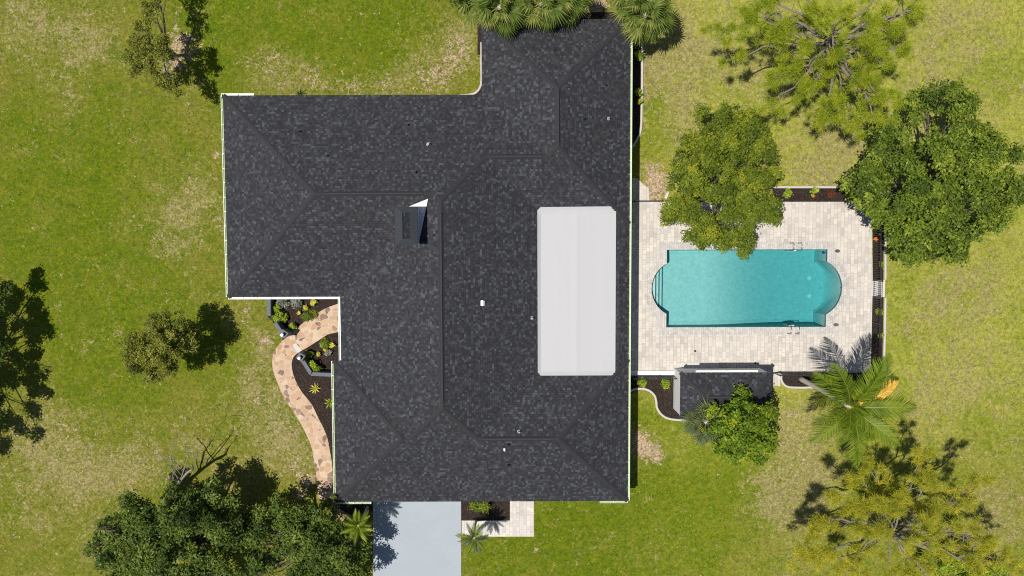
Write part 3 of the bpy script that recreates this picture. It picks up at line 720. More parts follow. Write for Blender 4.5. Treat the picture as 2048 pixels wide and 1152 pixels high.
hyr = (hy0 + hy1) / 2; hhw = (hy1 - hy0) / 2; _hr = hroof
def hroof(x, y): return HZ + min(a * x + b_ * y + c for a, b_, c in block_planes(hb))
roof_strip((hx0 + hhw + .2, hyr, 0), (hx1 - hhw - .4, hyr, 0), 0.24, 0.07, 'ridge_vent', M_vent, hroof_o)
for cx_, cy_ in ((hx0, hy0), (hx0, hy1)): roof_strip((cx_, cy_, 0), (hx0 + hhw, hyr, 0), 0.26, .01, 'hip_cap', M_cap, hroof_o, 12)
for cx_, cy_ in ((hx1, hy0), (hx1, hy1)): roof_strip((cx_, cy_, 0), (hx1 - hhw, hyr, 0), 0.26, .01, 'hip_cap', M_cap, hroof_o, 12)
hroof = _hr
b = MB(); b.prism(pxs([(1352, 724), (1437, 724), (1437, 747), (1352, 747)]), 0.0, 0.12); tag(b.build('shed_step', M_slab), 'low pale concrete step before the shed wall facing the pool', 'step')
b = MB(); b.prism(pxs([(1255, 741), (1351, 741), (1351, 749.5), (1255, 749.5)]), 0.0, 0.16); tag(b.build('garden_kerb', M_white), 'white painted kerb wall between house and shed', 'kerb')

# ------------------------------------------------------------------ pool
pool = empty('swimming_pool', ((POOL['x0'] + POOL['x1']) / 2, POOL['cy'], 0), 'turquoise rectangular swimming pool with rounded ends set in pale pavers', 'pool')
WZ = -0.10


def yrange(x):
    q = POOL
    if q['x0'] <= x <= q['x1']: return q['y0'], q['y1']
    half, sag, s, x0 = (LH, LS, -1, q['x0']) if x < q['x0'] else (RH, RS, 1, q['x1'])
    R = (half * half + sag * sag) / (2 * sag); cx = x0 - s * (R - sag); h = math.sqrt(max(0, R * R - (x - cx) ** 2)); return q['cy'] - h, q['cy'] + h


def depth(x):
    q = POOL; s1, s2, s3 = P(1313, 576).x, P(1321, 576).x, P(1329, 576).x
    if x < s1: return 0.30
    if x < s2: return 0.55
    if x < s3: return 0.80
    t = (x - q['x0']) / (q['x1'] - q['x0']); d = 1.05 + 0.12 * t + 1.0 * (max(0, min(1, (t - 0.25) / 0.55)) ** 2 * (3 - 2 * max(0, min(1, (t - 0.25) / 0.55))))
    return d


xe0, xe1 = POOL['x0'] - LS + 1e-3, POOL['x1'] + RS - 1e-3
st = [P(1313, 576).x, P(1321, 576).x, P(1329, 576).x]
xsamp = sorted(set([xe0 + 0.12 * k * k * 0.08 for k in range(12)] + list(np.linspace(xe0, POOL['x0'], 16)) + list(np.linspace(POOL['x0'], POOL['x1'], 60)) + list(np.linspace(POOL['x1'], xe1, 20)) + [xe1 - 0.01 * k * k for k in range(6)] + [s - 1e-3 for s in st] + [s + 1e-3 for s in st] + [POOL['x0'] - 1e-4, POOL['x1'] + 1e-4]))
xsamp = [x for x in xsamp if xe0 <= x <= xe1]
b = MB(); bt = MB(); rows = []
for x in xsamp:
    lo, hi_ = yrange(x); d = depth(x); w = hi_ - lo; end = max(0.0, 1 - (xe1 - x) / 0.55)
    fil = 0.0 if x < st[2] else min(0.35, w * 0.4); d2 = d * math.sqrt(max(0.0, 1 - end * end)) if end > 0 else d; d2 = max(d2, 0.35)
    ys = [lo, lo, lo + fil * .3, lo + fil, hi_ - fil, hi_ - fil * .3, hi_, hi_] if w > 0.02 else [lo] * 8
    zz = [-0.22, -(d2 - (0.35 if fil else 0)), -(d2 - (0.1 if fil else 0)), -d2, -d2, -(d2 - (0.1 if fil else 0)), -(d2 - (0.35 if fil else 0)), -0.22]
    zz = [min(z_, -0.22) for z_ in zz]
    rows.append([(x, y, z_) for y, z_ in zip(ys, zz)])
for r0, r1 in zip(rows, rows[1:]):
    jump = abs(r1[0][1] - r0[0][1]) > 0.3
    for k in range(7): b.face([r0[k], r1[k], r1[k + 1], r0[k + 1]], smooth=False)
    if jump:
        big = r1 if (r1[7][1] - r1[0][1]) > (r0[7][1] - r0[0][1]) else r0; sm = r0 if big is r1 else r1; x = sm[0][0]; d = depth(x) + 0.3
        for (ya, yb) in ((big[0][1], sm[0][1]), (sm[7][1], big[7][1])): b.face([(x, ya, -d), (x, yb, -d), (x, yb, -0.2), (x, ya, -0.2)])
b.build('basin', M_plaster, pool)
for k_, xs_ in enumerate(st):
    lo, hi_ = yrange(xs_ - .02); b = MB(); b.box((xs_ - .015, (lo + hi_) / 2, -(.30, .55, .80)[k_] + .004), (.032, hi_ - lo - .03, .012)); b.build('step_edge', M_tile, pool)
ol = pool_outline(0.0)
b = MB()
for i in range(len(ol)):
    p, q = ol[i], ol[(i + 1) % len(ol)]
    if math.dist(p, q) > 1e-4: b.face([(*p, -0.26), (*q, -0.26), (*q, 0.02), (*p, 0.02)])
b.build('waterline_tile', M_tile, pool)
me = sheet_mesh('coping', pool_outline(0.478), [pool_outline(-0.03)], PZ + 0.012, M_cop); link('coping', me, pool)
b = MB()
for rr in (pool_outline(-0.03), pool_outline(0.478)):
    for i in range(len(rr)):
        p, q = rr[i], rr[(i + 1) % len(rr)]
        if math.dist(p, q) > 1e-4: b.face([(*p, -0.03), (*q, -0.03), (*q, PZ + 0.012), (*p, PZ + 0.012)])
b.build('coping_edge', M_cop, pool)
for py in (556, 592):
    v = P(1619, py, -2.1); b = MB(); b.tube([(v.x, v.y, -2.2), (v.x, v.y, -2.125)], [0.15, 0.13], 16); b.build('main_drain', plain('drain_cover', (0.75, 0.78, 0.78)), pool)
b = MB(); v = P(1652, 503, -0.1); b.tube([(v.x - .08, v.y - .08, -0.3), (v.x - .08, v.y - .08, -0.085)], [0.09, 0.07], 12); b.build('pool_inlet', M_blue, pool)
b = MB(); wo = pool_outline(0.02); b.face([(*p, WZ) for p in wo])
for i in range(len(wo)):
    p, q = wo[i], wo[(i + 1) % len(wo)]; b.face([(*p, -3), (*q, -3), (*q, WZ), (*p, WZ)])
b.face([(*p, -3) for p in wo[::-1]])
w_o = b.build('water', M_water); w_o['kind'] = 'structure'


def ladder(px0, px1, py, ydir, label):
    """two bent handrails; ydir +1: deck side is +y"""
    a = P(px0, py, 0); c = P(px1, py, 0); root = empty('pool_ladder', ((a.x + c.x) / 2, a.y, 0), label, 'ladder', 'pool ladders')
    for v in (a, c):
        pts = [(v.x, v.y + ydir * .36, 0.03), (v.x, v.y + ydir * .36, 0.45), (v.x, v.y + ydir * .33, 0.62), (v.x, v.y + ydir * .24, 0.70), (v.x, v.y + ydir * .05, 0.70), (v.x, v.y - ydir * .10, 0.62), (v.x, v.y - ydir * .14, 0.4), (v.x, v.y - ydir * .14, -0.9)]
        b = MB(); b.tube(smooth_line(pts, 4), 0.026, 8); b.build('handrail', M_steel, root)
        b = MB(); b.tube([(v.x, v.y + ydir * .36, 0.04), (v.x, v.y + ydir * .36, 0.06)], [0.06, 0.045], 10); b.build('flange', M_steel, root)
    for k in range(3):
        b = MB(); b.box(((a.x + c.x) / 2, a.y - ydir * .14, -0.25 - .28 * k), (abs(c.x - a.x), 0.09, 0.03)); b.build('tread', M_plaster, root)


ladder(1580, 1596, 497, 1, 'stainless steel pool ladder on the long side nearer the flower bed')
ladder(1575, 1591, 656, -1, 'stainless steel pool ladder on the long side nearer the shed')
for px, py, lb in ((1675, 502, 'grey oval lid in the pavers off the pool corner nearest the flower bed'), (1672, 649.5, 'grey oval lid in the pavers off the pool corner nearest the leaning palm')):
    v = P(px, py, .05); b = MB(); b.prism([(v.x + .19 * math.cos(t), v.y + .12 * math.sin(t)) for t in np.linspace(0, 2 * math.pi, 20, endpoint=False)], PZ - .01, PZ + .018)
    o = b.build('skimmer_lid', M_lid); tag(o, lb, 'lid', 'skimmer lids')
    b = MB()
    for k in (-1, 0, 1): b.box((v.x + k * .07, v.y, PZ + .021), (.035, .10, .004))
    b.build('lid_grip', M_black, o)
for px, py, lb in ((1390, 702, 'small round black drain in the pavers between pool and shed step'), (1510.5, 726, 'small round black drain close to the shed roof corner')):
    v = P(px, py); b = MB(); b.tube([(v.x, v.y, PZ - .02), (v.x, v.y, PZ + .015), (v.x, v.y, PZ + .016)], [.075, .07, .03], 14); tag(b.build('deck_drain', M_black), lb, 'drain', 'deck drains')


def fence(p, q, label, name='metal_fence', cat='fence', h=1.22, bay=1.8, gate=False, group='black metal fences'):
    p, q = P(*p), P(*q); L = (q - p).length; d = (q - p).normalized(); n = max(1, round(L / bay)); root = empty(name, p, label, cat, group)
    for i in range(n + 1):
        c = p.lerp(q, i / n); b = MB(); b.box((c.x, c.y, (h + .06) / 2), (.055, .055, h + .06)); b.face([(c.x - .035, c.y - .035, h + .07), (c.x + .035, c.y - .035, h + .07), (c.x + .035, c.y + .035, h + .07), (c.x - .035, c.y + .035, h + .07)]); b.build('post', M_black, root)
    for i in range(n):
        a = p.lerp(q, i / n) + d * .03; c = p.lerp(q, (i + 1) / n) - d * .03; b = MB()
        for z in (.16, h - .18, h): b.bar(a + Vector((0, 0, z)), c + Vector((0, 0, z)), .03, .035)
        k = int((c - a).length / .115)
        for j in range(1, k):
            e = a.lerp(c, j / k); b.bar(e + Vector((0, 0, .08)), e + Vector((0, 0, h)), .02, .02)
        b.build('picket_panel', M_black, root)


fence((1264, 403.5), (1742, 403.5), 'long black metal fence behind the pool, passing under the broad olive tree')
fence((1744, 404), (1746, 559), 'black metal fence right of the pool, run beside the big dark tree')
fence((1746, 561), (1745.5, 593), 'narrow black metal gate in the fence right of the pool', 'metal_gate', 'gate', group=None, bay=2)
fence((1745.5, 595), (1742, 744), 'black metal fence right of the pool, run below the gate')
fence((1547, 745), (1741, 745), 'black metal fence between shed and leaning palm')
fence((1262, 751.5), (1351, 751.5), 'short black metal fence on the white kerb between house and shed')

# ------------------------------------------------------------------ front court walls
def low_wall(pts, h, label, w=.24):
    L = [P(x, y, h) for x, y in pts]; root = empty('garden_wall', (L[0].x, L[0].y, 0), label, 'wall', 'low grey court walls'); b = MB(); c = MB()
    for a, e in zip(L, L[1:]):
        b.bar((a.x, a.y, (h - .06) / 2), (e.x, e.y, (h - .06) / 2), w - .04, h - .06); c.bar((a.x, a.y, h - .03), (e.x, e.y, h - .03), w, .06)
    b.build('wall_body', M_gray, root); c.build('wall_cap', M_graycap, root)


def pillar(px, py, h, rz, label, lamp):
    v = P(px, py, h); root = empty('gate_pillar', (v.x, v.y, 0), label, 'pillar', 'grey gate pillars')
    b = MB(); b.box((v.x, v.y, (h - .05) / 2), (.38, .38, h - .05), rz); b.build('shaft', M_gray, root); b = MB(); b.box((v.x, v.y, h - .025), (.46, .46, .05), rz); b.build('cap', M_graycap, root)
    lr = empty('lantern', (v.x, v.y, h), lamp, 'lantern', 'pillar lanterns')
    b = MB(); b.box((v.x, v.y, h + .02), (.2, .2, .04), rz); b.box((v.x, v.y, h + .15), (.15, .15, .22), rz); b.build('lantern_body', M_black, lr)
    b = MB(); b.box((v.x - .04, v.y - .05, h + .27), (.15, .15, .02), rz); b.build('lantern_top', M_lamp, lr)


low_wall([(537.5, 596), (537.5, 632)], .95, 'short straight grey wall under the eave at the left end of the front bed')
low_wall([(550, 646), (562, 664)], .95, 'slanting grey wall left of the flagstone path')
low_wall([(603, 718), (622, 748), (668, 750)], .95, 'bent grey wall inside the curve of the flagstone path')
pillar(567, 668, 1.2, .95, 'grey pillar on the outer side of the flagstone path', 'lantern on the pillar at the outer side of the path')
pillar(601, 714, 1.2, .95, 'grey pillar on the inner side of the flagstone path', 'lantern on the pillar at the inner side of the path')
b = MB(); v = [P(x, y) for x, y in ((585, 690), (592, 686), (604, 700), (596, 706))]; b.prism([(p.x, p.y) for p in v], .03, .045); tag(b.build('threshold_slab', M_slab), 'pale threshold slab across the path between the two pillars', 'slab')

# ------------------------------------------------------------------ plants
def leaves_mesh(name, mat, cen, nrm, size, tint, aspect=0.55):
    """cen Nx3, nrm Nx3, size N, tint N -> diamond leaves"""
    n = len(cen); r = rng.normal(size=(n, 3)); nrm = nrm / np.linalg.norm(nrm, axis=1, keepdims=True)
    a = np.cross(nrm, r); a /= np.linalg.norm(a, axis=1, keepdims=True) + 1e-9; c = np.cross(nrm, a)
    s = size[:, None]; V = np.empty((n, 4, 3))
    V[:, 0] = cen - a * s * .5; V[:, 1] = cen + c * s * aspect * .5 + nrm * s * .06; V[:, 2] = cen + a * s * .5 - nrm * s * .08; V[:, 3] = cen - c * s * aspect * .5 + nrm * s * .06
    return quads_mesh(name, mat, V, tint)


def quads_mesh(name, mat, V, tint):
    n = len(V); me = bpy.data.meshes.new(name); me.vertices.add(n * 4); me.vertices.foreach_set('co', V.reshape(-1).astype(np.float32))
    me.loops.add(n * 4); me.loops.foreach_set('vertex_index', np.arange(n * 4, dtype=np.int32)); me.polygons.add(n)
    me.polygons.foreach_set('loop_start', np.arange(0, n * 4, 4, dtype=np.int32)); me.polygons.foreach_set('loop_total', np.full(n, 4, dtype=np.int32))
    me.update(calc_edges=True); at = me.attributes.new('tint', 'FLOAT', 'POINT'); at.data.foreach_set('value', np.repeat(np.clip(tint, 0, 1), 4).astype(np.float32))
    me.materials.append(mat); return me


def crown_points(lobes, sub, leaf, flat=0.7, lai=1.15, fill=2.4, ragged=0.24, zj=0.30):
    """lobe > sub-lobes > leaves"""
    cen, nor, siz, tin = [], [], [], []
    for (c, R) in lobes:
        n = max(3, int(fill * (R / sub) ** 2)); u = rng.normal(size=(n, 3)); u /= np.linalg.norm(u, axis=1, keepdims=True); u[:, 2] = np.where(u[:, 2] < -0.25, -u[:, 2], u[:, 2])
        rad = np.maximum(R - sub * .55, R * .3) * rng.uniform(0.35, 1.0, n) ** 0.55
        cc = np.array(c) + u * rad[:, None] * np.array([1, 1, flat]); cc[:, 2] += rng.normal(0, zj, n) * sub
        for q, uu in zip(cc, u):
            r = sub * rng.uniform(.45, 1.15) * (1.0 if abs(uu[2]) > .5 else .85); k = int(lai * 2 * math.pi * r * r / (.28 * leaf * leaf)); w = rng.normal(size=(k, 3)); w /= np.linalg.norm(w, axis=1, keepdims=True)
            w[:, 2] = np.where(w[:, 2] < -.3, -w[:, 2], w[:, 2]); pr = r * (rng.uniform(.45, 1, k) ** .5 + rng.normal(0, ragged, k))
            lo = 1 + .35 * np.sin(w[:, 0] * 4 + q[0] * 3) * np.sin(w[:, 1] * 4 + q[1] * 3)
            cen.append(q + w * (pr * lo)[:, None] * np.array([1, 1, .62])); nn = w * .55 + rng.normal(size=(k, 3)) * .5; nn[:, 2] = np.abs(nn[:, 2]) + .45; nor.append(nn)
            siz.append(leaf * rng.uniform(.6, 1.4, k)); tin.append(np.clip(rng.normal(.42, .19) + rng.normal(0, .18, k), 0, 1))
    return np.concatenate(cen), np.concatenate(nor), np.concatenate(siz), np.concatenate(tin)


def limb_pts(a, c, bend=0.25, n=6):
    a, c = Vector(a), Vector(c); d = c - a; L = d.length; out = []
    o1 = Vector((random.uniform(-1, 1), random.uniform(-1, 1), random.uniform(-.3, .8))) * bend * L * .5
    for i in range(n + 1):
        t = i / n; out.append(a.lerp(c, t) + o1 * math.sin(math.pi * t) + Vector((random.uniform(-1, 1), random.uniform(-1, 1), random.uniform(-1, 1))) * .03 * L * (0 < i < n))
    return out


def lobes_from_px(lst, z0, dz):
    cx = sum(l[0] * l[2] for l in lst) / sum(l[2] for l in lst); cy = sum(l[1] * l[2] for l in lst) / sum(l[2] for l in lst); rm = max(math.hypot(l[0] - cx, l[1] - cy) for l in lst) + 1
    out = []
    for (x, y, r) in lst:
        z = z0 + dz * (1 - (math.hypot(x - cx, y - cy) / rm) ** 1.5) + random.uniform(-.3, .3) * dz * .5
        v = P(x, y, z); out.append(((v.x, v.y, z), r * sc(z)))
    return out


def broad_tree(name, label, lst, z0, dz, mat, base, sub=.6, leaf=.15, lai=1.15, fill=2.1, tr=.2, flat=.7, zj=.3, group='broadleaf trees', bark=None, fork=.45, cat='tree', twigs=0, world=False):
    lobes = lst if world else lobes_from_px(lst, z0, dz); g = P(*base); root = empty(name, (g.x, g.y, 0), label, cat, group); b = MB(); top = Vector((g.x, g.y, z0 * fork))
    b.tube([(g.x, g.y, -.1), (g.x + .02, g.y, .25), (g.x + .05, g.y + .03, z0 * fork * .6), top], [tr * 1.5, tr * 1.1, tr * .95, tr * .9], 10)
    for (c, R) in lobes:
        pts = limb_pts(top, (c[0], c[1], c[2] + R * flat * .35), .25); b.tube(pts, [tr * .62 * (1 - .85 * i / 6) + .012 for i in range(7)], 6)
        for k in range(3 + twigs):
            s = pts[random.randint(2, 5)]; e = Vector(c) + Vector((random.uniform(-1, 1), random.uniform(-1, 1), random.uniform(0, .85 * flat))) * R * .85; b.tube(limb_pts(s, e, .3, 4), [tr * .22, tr * .17, tr * .12, .02, .008], 5)
    b.build('trunk', bark or M_bark, root)
    link('crown', leaves_mesh('crown', mat, *crown_points(lobes, sub, leaf, flat, lai, fill, zj=zj)), root); return root


broad_tree('oak_tree', 'big glossy dark green tree overhanging the pool fence corner', [(1860, 350, 95), (1785, 300, 58), (1735, 385, 50), (1705, 370, 28), (1770, 425, 55), (1900, 225, 55), (1850, 215, 45), (1960, 290, 52), (1925, 330, 70), (1990, 400, 62), (2030, 350, 40), (1900, 440, 75), (1810, 470, 60), (1850, 495, 40), (1895, 500, 40), (1770, 255, 36), (1965, 430, 45), (1830, 400, 70), (1745, 345, 34), (2010, 300, 32), (1935, 195, 30), (1940, 470, 30)], 3.6, 3.2, M_oak, (1800, 380), sub=.62, leaf=.18, tr=.26, zj=.55)
broad_tree('olive_tree', 'broad olive green tree leaning over the long side of the pool', [(1440, 340, 80), (1400, 300, 55), (1480, 290, 50), (1520, 340, 45), (1500, 390, 60), (1420, 250, 42), (1460, 235, 34), (1370, 370, 42), (1350, 415, 34), (1420, 420, 62), (1470, 450, 55), (1395, 470, 32), (1480, 490, 30), (1540, 420, 34), (1440, 480, 36), (1510, 280, 36), (1380, 330, 46), (1340, 440, 20), (1530, 300, 25), (1555, 440, 18), (1500, 240, 22)], 2.9, 2.0, M_olive, (1420, 385), sub=.46, leaf=.14, tr=.18, fill=2.0, zj=.4)
broad_tree('shade_tree', 'small round bright green tree overlapping the shed roof', [(1480, 850, 58), (1450, 830, 40), (1515, 830, 38), (1500, 880, 45), (1460, 885, 38), (1525, 870, 28), (1480, 800, 34), (1510, 910, 26), (1445, 860, 30), (1540, 890, 14), (1540, 835, 16), (1480, 915, 22)], 3.0, 1.6, M_bright, (1452, 828), sub=.40, leaf=.17, tr=.13, zj=.6, fill=1.7, lai=1.0)
OAK = [(250, 1050, 40), (220, 1095, 36), (195, 1085, 18), (300, 1075, 58), (330, 1010, 30), (370, 1040, 52), (420, 1000, 42), (440, 1055, 50), (360, 1110, 64), (430, 1120, 52), (300, 1140, 56), (265, 1000, 18), (462, 1012, 26), (400, 1180, 66), (350, 980, 18), (470, 1090, 22), (480, 1165, 30), (240, 1145, 34), (270, 1035, 30), (255, 1110, 44), (215, 1120, 24), (205, 1060, 14), (300, 1030, 30), (385, 985, 22), (480, 1050, 26), (320, 1110, 50)]
OAK2 = [(590, 1030, 42), (558, 1012, 26), (640, 1040, 42), (678, 1070, 36), (610, 1090, 48), (670, 1110, 50), (572, 1110, 22), (712, 1110, 32), (620, 1155, 54), (690, 1165, 46), (655, 1002, 22), (722, 1145, 20), (555, 1170, 30), (530, 1060, 18), (545, 1095, 24), (530, 1130, 28), (505, 1150, 24), (525, 1030, 16), (505, 1070, 24), (512, 1110, 26)]
broad_tree('live_oak', 'spreading dark green oak at the lower left edge, farther from the driveway', OAK, 2.9, 1.9, M_oakd, (400, 1050), sub=.56, leaf=.17, tr=.32, zj=.7)
broad_tree('live_oak', 'dark green oak at the lower edge with its crown right against the driveway', OAK2, 2.7, 1.7, M_oakd, (650, 1070), sub=.56, leaf=.17, tr=.30, zj=.7)
broad_tree('sparse_tree', 'thin olive grey round tree alone on the left lawn', [(315, 690, 55), (350, 660, 42), (290, 720, 42), (330, 730, 40), (280, 690, 36), (370, 690, 30), (320, 650, 30), (262, 715, 22), (300, 750, 22), (385, 665, 18)], 2.9, 1.2, M_dry, (375, 672), sub=.32, leaf=.11, tr=.11, lai=.85, fill=2.3, zj=.6, twigs=4, bark=M_dbark)
broad_tree('sparse_tree', 'thin ragged grey green tree near the upper left corner', [(305, 20, 28), (290, 55, 26), (280, 95, 32), (300, 130, 28), (330, 160, 26), (275, 140, 22), (320, 90, 26), (262, 115, 18), (340, 120, 20), (350, 180, 20), (310, -20, 30)], 2.8, .9, M_dry, (355, 112), sub=.28, leaf=.11, tr=.09, lai=.65, fill=2.0, zj=.6, twigs=5, bark=M_dbark)
def border_oak():
    lst = []
    for (sx, sy, r) in ((8, 600, 26), (20, 575, 14), (36, 590, 10), (-8, 640, 26), (72, 640, 26), (88, 660, 18), (60, 665, 18), (30, 655, 16), (10, 690, 22), (45, 720, 22), (88, 745, 14), (60, 745, 20), (92, 780, 14), (20, 760, 20), (-10, 730, 26), (62, 820, 18), (75, 870, 14), (40, 850, 16), (12, 840, 18), (5, 890, 16), (-15, 850, 24), (-50, 640, 50), (-60, 740, 60), (-70, 840, 50), (-120, 700, 60), (-120, 800, 60)):
        z = 6.2 + random.uniform(-.6, .6); g = P(sx, sy); lst.append(((g.x - LIGHT.x / -LIGHT.z * z, g.y - LIGHT.y / -LIGHT.z * z, z), r * 1.3 * sc(0)))
    for (px, py, r, z) in ((2, 580, 22, 2.2), (-8, 625, 24, 2.3), (0, 690, 20, 2.0), (-10, 790, 26, 2.4), (-12, 560, 20, 2.6), (-20, 730, 24, 2.6)):
        v = P(px, py, z); lst.append(((v.x, v.y, z), r * sc(z)))
    return lst


broad_tree('live_oak', 'dark leafy tree whose crown edge enters from the left border', border_oak(), 6, 0, M_oakd, (-75, 730), sub=.46, leaf=.17, tr=.10, fill=2.2, lai=1.3, world=True)
broad_tree('shade_tree', 'bright green leafy tree half hidden below the yellow pine', [(1890, 1130, 36), (1940, 1140, 34), (1860, 1160, 30), (1990, 1165, 40), (1920, 1170, 36), (1860, 1115, 22)], 2.6, 1.0, M_lime, (1910, 1130), sub=.42, leaf=.14, tr=.12)
broad_tree('live_oak', 'leafy branch tips of a dark tree at the top border left of the palms', [(905, -10, 20), (880, -25, 26), (925, -25, 22)], 3.4, .5, M_oakd, (900, -30), sub=.4, leaf=.15, tr=.12)


# pines -----------------------------------------------------------
def needle_quads(cen, dirs, n, L, w):
    k = len(cen); d = dirs[:, None, :] * .75 + rng.normal(size=(k, n, 3)) * .75; d[..., 2] += .1; d /= np.linalg.norm(d, axis=2, keepdims=True)
    ln = L * rng.uniform(.65, 1.2, (k, n, 1)); c = cen[:, None, :] + rng.normal(size=(k, n, 3)) * .06
    s = np.cross(d, rng.normal(size=(k, n, 3))); s /= np.linalg.norm(s, axis=2, keepdims=True) + 1e-9; s *= w / 2
    e = c + d * ln - np.array([0, 0, 1]) * (ln * .18)
    return np.stack([c - s, c + s, e + s * .5, e - s * .5], 2).reshape(-1, 4, 3)


def pine_tree(label, px, py, ztop, limbs, mat, tr=.2, tuft=.38, tper=3, base=(0, 0), dead=6):
    """limbs: (tip px, tip py, tip z, whorl z)"""
    t = P(px, py, ztop); g = P(*base); root = empty('pine_tree', g, label, 'tree', 'pine trees'); b = MB()
    tp = lambda z: g.lerp(Vector((t.x, t.y, ztop)), z / ztop) + Vector((math.sin(z * .9) * .06, math.cos(z * .7) * .06 - .06, 0))
    b.tube([tp(float(z)) for z in np.linspace(-.1, ztop, 12)], [tr * (1.25 - 1.05 * i / 11) for i in range(12)], 9)
    cs, ds = [], []
    def tufts(pts, frm, many):
        for i in range(int(many)):
            k = min(len(pts) - 2, int((frm + (1 - frm) * random.random()) * (len(pts) - 1))); p = pts[k].lerp(pts[k + 1], random.random()); d = (pts[k + 1] - pts[k]).normalized()
            cs.append(p + Vector((random.gauss(0, .16), random.gauss(0, .16), random.gauss(.08, .10)))); ds.append(d * .6 + Vector((random.gauss(0, .4), random.gauss(0, .4), .5)))
    for (x, y, z, wz) in limbs:
        e = P(x, y, z); s = tp(wz); pts = limb_pts(s, e, .22, 8); L = (e - s).length; r0 = min(tr * .5, .025 + L * .017)
        b.tube(pts, [r0 * (1 - .85 * i / 8) + .006 for i in range(9)], 6); tufts(pts, .86, 7)
        for k in range(int(3 + L * 1.4)):
            i = random.randint(3, 8); s2 = pts[i]; sp = .42 * L * random.uniform(.35, .9) * (1.15 - i / 12)
            dd = (pts[min(i, 7) + 1] - pts[min(i, 7)]).normalized(); e2 = s2 + (dd + Vector((random.gauss(0, .7), random.gauss(0, .7), random.gauss(.15, .25)))).normalized() * sp
            q = limb_pts(s2, e2, .3, 4); b.tube(q, [r0 * .32, r0 * .25, r0 * .18, .009, .006], 5)
            if random.random() < .78: tufts(q, .72, 2 + 1.7 * tper)
    for k in range(dead):
        wz = random.uniform(.45, .95) * ztop; s = tp(wz); a = random.uniform(0, 6.28); e = s + Vector((math.cos(a), math.sin(a), .2)) * random.uniform(.8, 2.0); q = limb_pts(s, e, .3, 5); b.tube(q, [.04, .034, .028, .02, .014, .006], 5)
    for k in range(16): cs.append(tp(ztop) + Vector((random.gauss(0, .5), random.gauss(0, .5), random.gauss(0, .2)))); ds.append(Vector((random.gauss(0, .5), random.gauss(0, .5), .7)))
    b.build('trunk', M_pbark, root); cs = np.array([tuple(c) for c in cs]); ds = np.array([tuple(d) for d in ds]); n = 50
    V = needle_quads(cs, ds, n, tuft, .016); tint = np.repeat(rng.normal(.40, .17, len(cs)), n) + rng.normal(0, .10, len(cs) * n)
    link('crown', quads_mesh('crown', mat, V, tint), root)


pine_tree('airy green pine with bare grey branches near the upper right corner', 1668, 45, 9.5,
          [(1450, 60, 6.5, 6), (1470, 120, 6, 5.5), (1500, 30, 7, 6.5), (1540, 160, 5.6, 5), (1560, 70, 7.2, 6.5), (1600, 190, 6, 5.5), (1640, 235, 5.5, 5), (1680, 200, 6.4, 6), (1720, 150, 7, 6.6), (1770, 200, 6, 5.5), (1740, 90, 8, 7.4), (1800, 60, 7, 6.5), (1840, 20, 6.8, 6), (1780, 130, 6.5, 6), (1620, 20, 8.5, 8), (1700, 20, 8.6, 8.2), (1600, -30, 7.5, 7), (1760, -20, 7.5, 7), (1520, -10, 6.5, 6), (1660, 120, 8, 7.5), (1820, 100, 6, 5.5), (1860, -10, 6, 5.5), (1540, 215, 5.2, 4.8), (1760, 245, 5.2, 4.8), (1590, 130, 6.8, 6.2), (1700, 260, 5, 4.6)], M_pineg, tr=.24, base=(1650, 128), tper=2.0)
pine_tree('yellowish pine with forked brown trunk near the lower right corner', 1812, 1088, 9.0,
          [(1700, 950, 6.2, 5.8), (1670, 1000, 6, 5.5), (1730, 920, 5.8, 5.4), (1640, 1110, 5.8, 5.4), (1600, 1120, 5.2, 5), (1720, 1060, 7.2, 6.8), (1760, 1010, 7.6, 7), (1700, 1130, 6.6, 6), (1880, 1010, 7.6, 7), (1920, 1060, 7.4, 6.8), (1860, 950, 6.4, 6), (1960, 960, 5.8, 5.4), (1940, 1000, 6.4, 6), (1850, 1040, 8.2, 7.6), (1990, 1080, 6, 5.6), (2020, 1130, 6, 5.6), (1960, 1130, 6.8, 6.2), (1780, 1150, 7.4, 6.8), (1840, 920, 5.6, 5), (1680, 1170, 6, 5.5), (1850, 1180, 7, 6.5), (1760, 1060, 8.2, 7.8), (1900, 1170, 7, 6.5), (1620, 1060, 5.2, 5), (1720, 1000, 6.8, 6.2), (1800, 990, 7.4, 7)], M_pine, tr=.24, base=(1716, 1002), dead=9, tper=1.8)


# dead bare tree -------------------------------------------------
def bare_tree():
    g = P(352, 985); root = empty('bare_tree', g, 'leafless grey tree with thin twigs on the left lawn above the oak', 'tree'); b = MB(); top = P(358, 915, 3.2)
    tr_ = smooth_line([g + Vector((.3, -.3, -.1)), P(356, 970, 1.1), P(372, 948, 2.0), P(386, 938, 2.7)], 4); b.tube(tr_, np.linspace(.14, .07, len(tr_)), 8)
    for tip in ((340, 895, 3.6), (300, 905, 3.4), (355, 875, 3.9), (390, 890, 3.8), (372, 868, 4.0), (320, 930, 3.0), (375, 930, 3.3), (395, 905, 3.4)):
        s = random.choice(tr_[5:]); pts = limb_pts(s, P(*tip), .35, 6); b.tube(pts, [.045, .038, .03, .024, .018, .012, .006], 5)
        for k in range(6):
            s2 = pts[random.randint(2, 6)]; q = limb_pts(s2, s2 + Vector((random.gauss(0, .4), random.gauss(0, .4), random.gauss(.2, .2))), .3, 3); b.tube(q, [.016, .012, .009, .004], 4)
    b.build('trunk', M_dbark, root)


bare_tree()


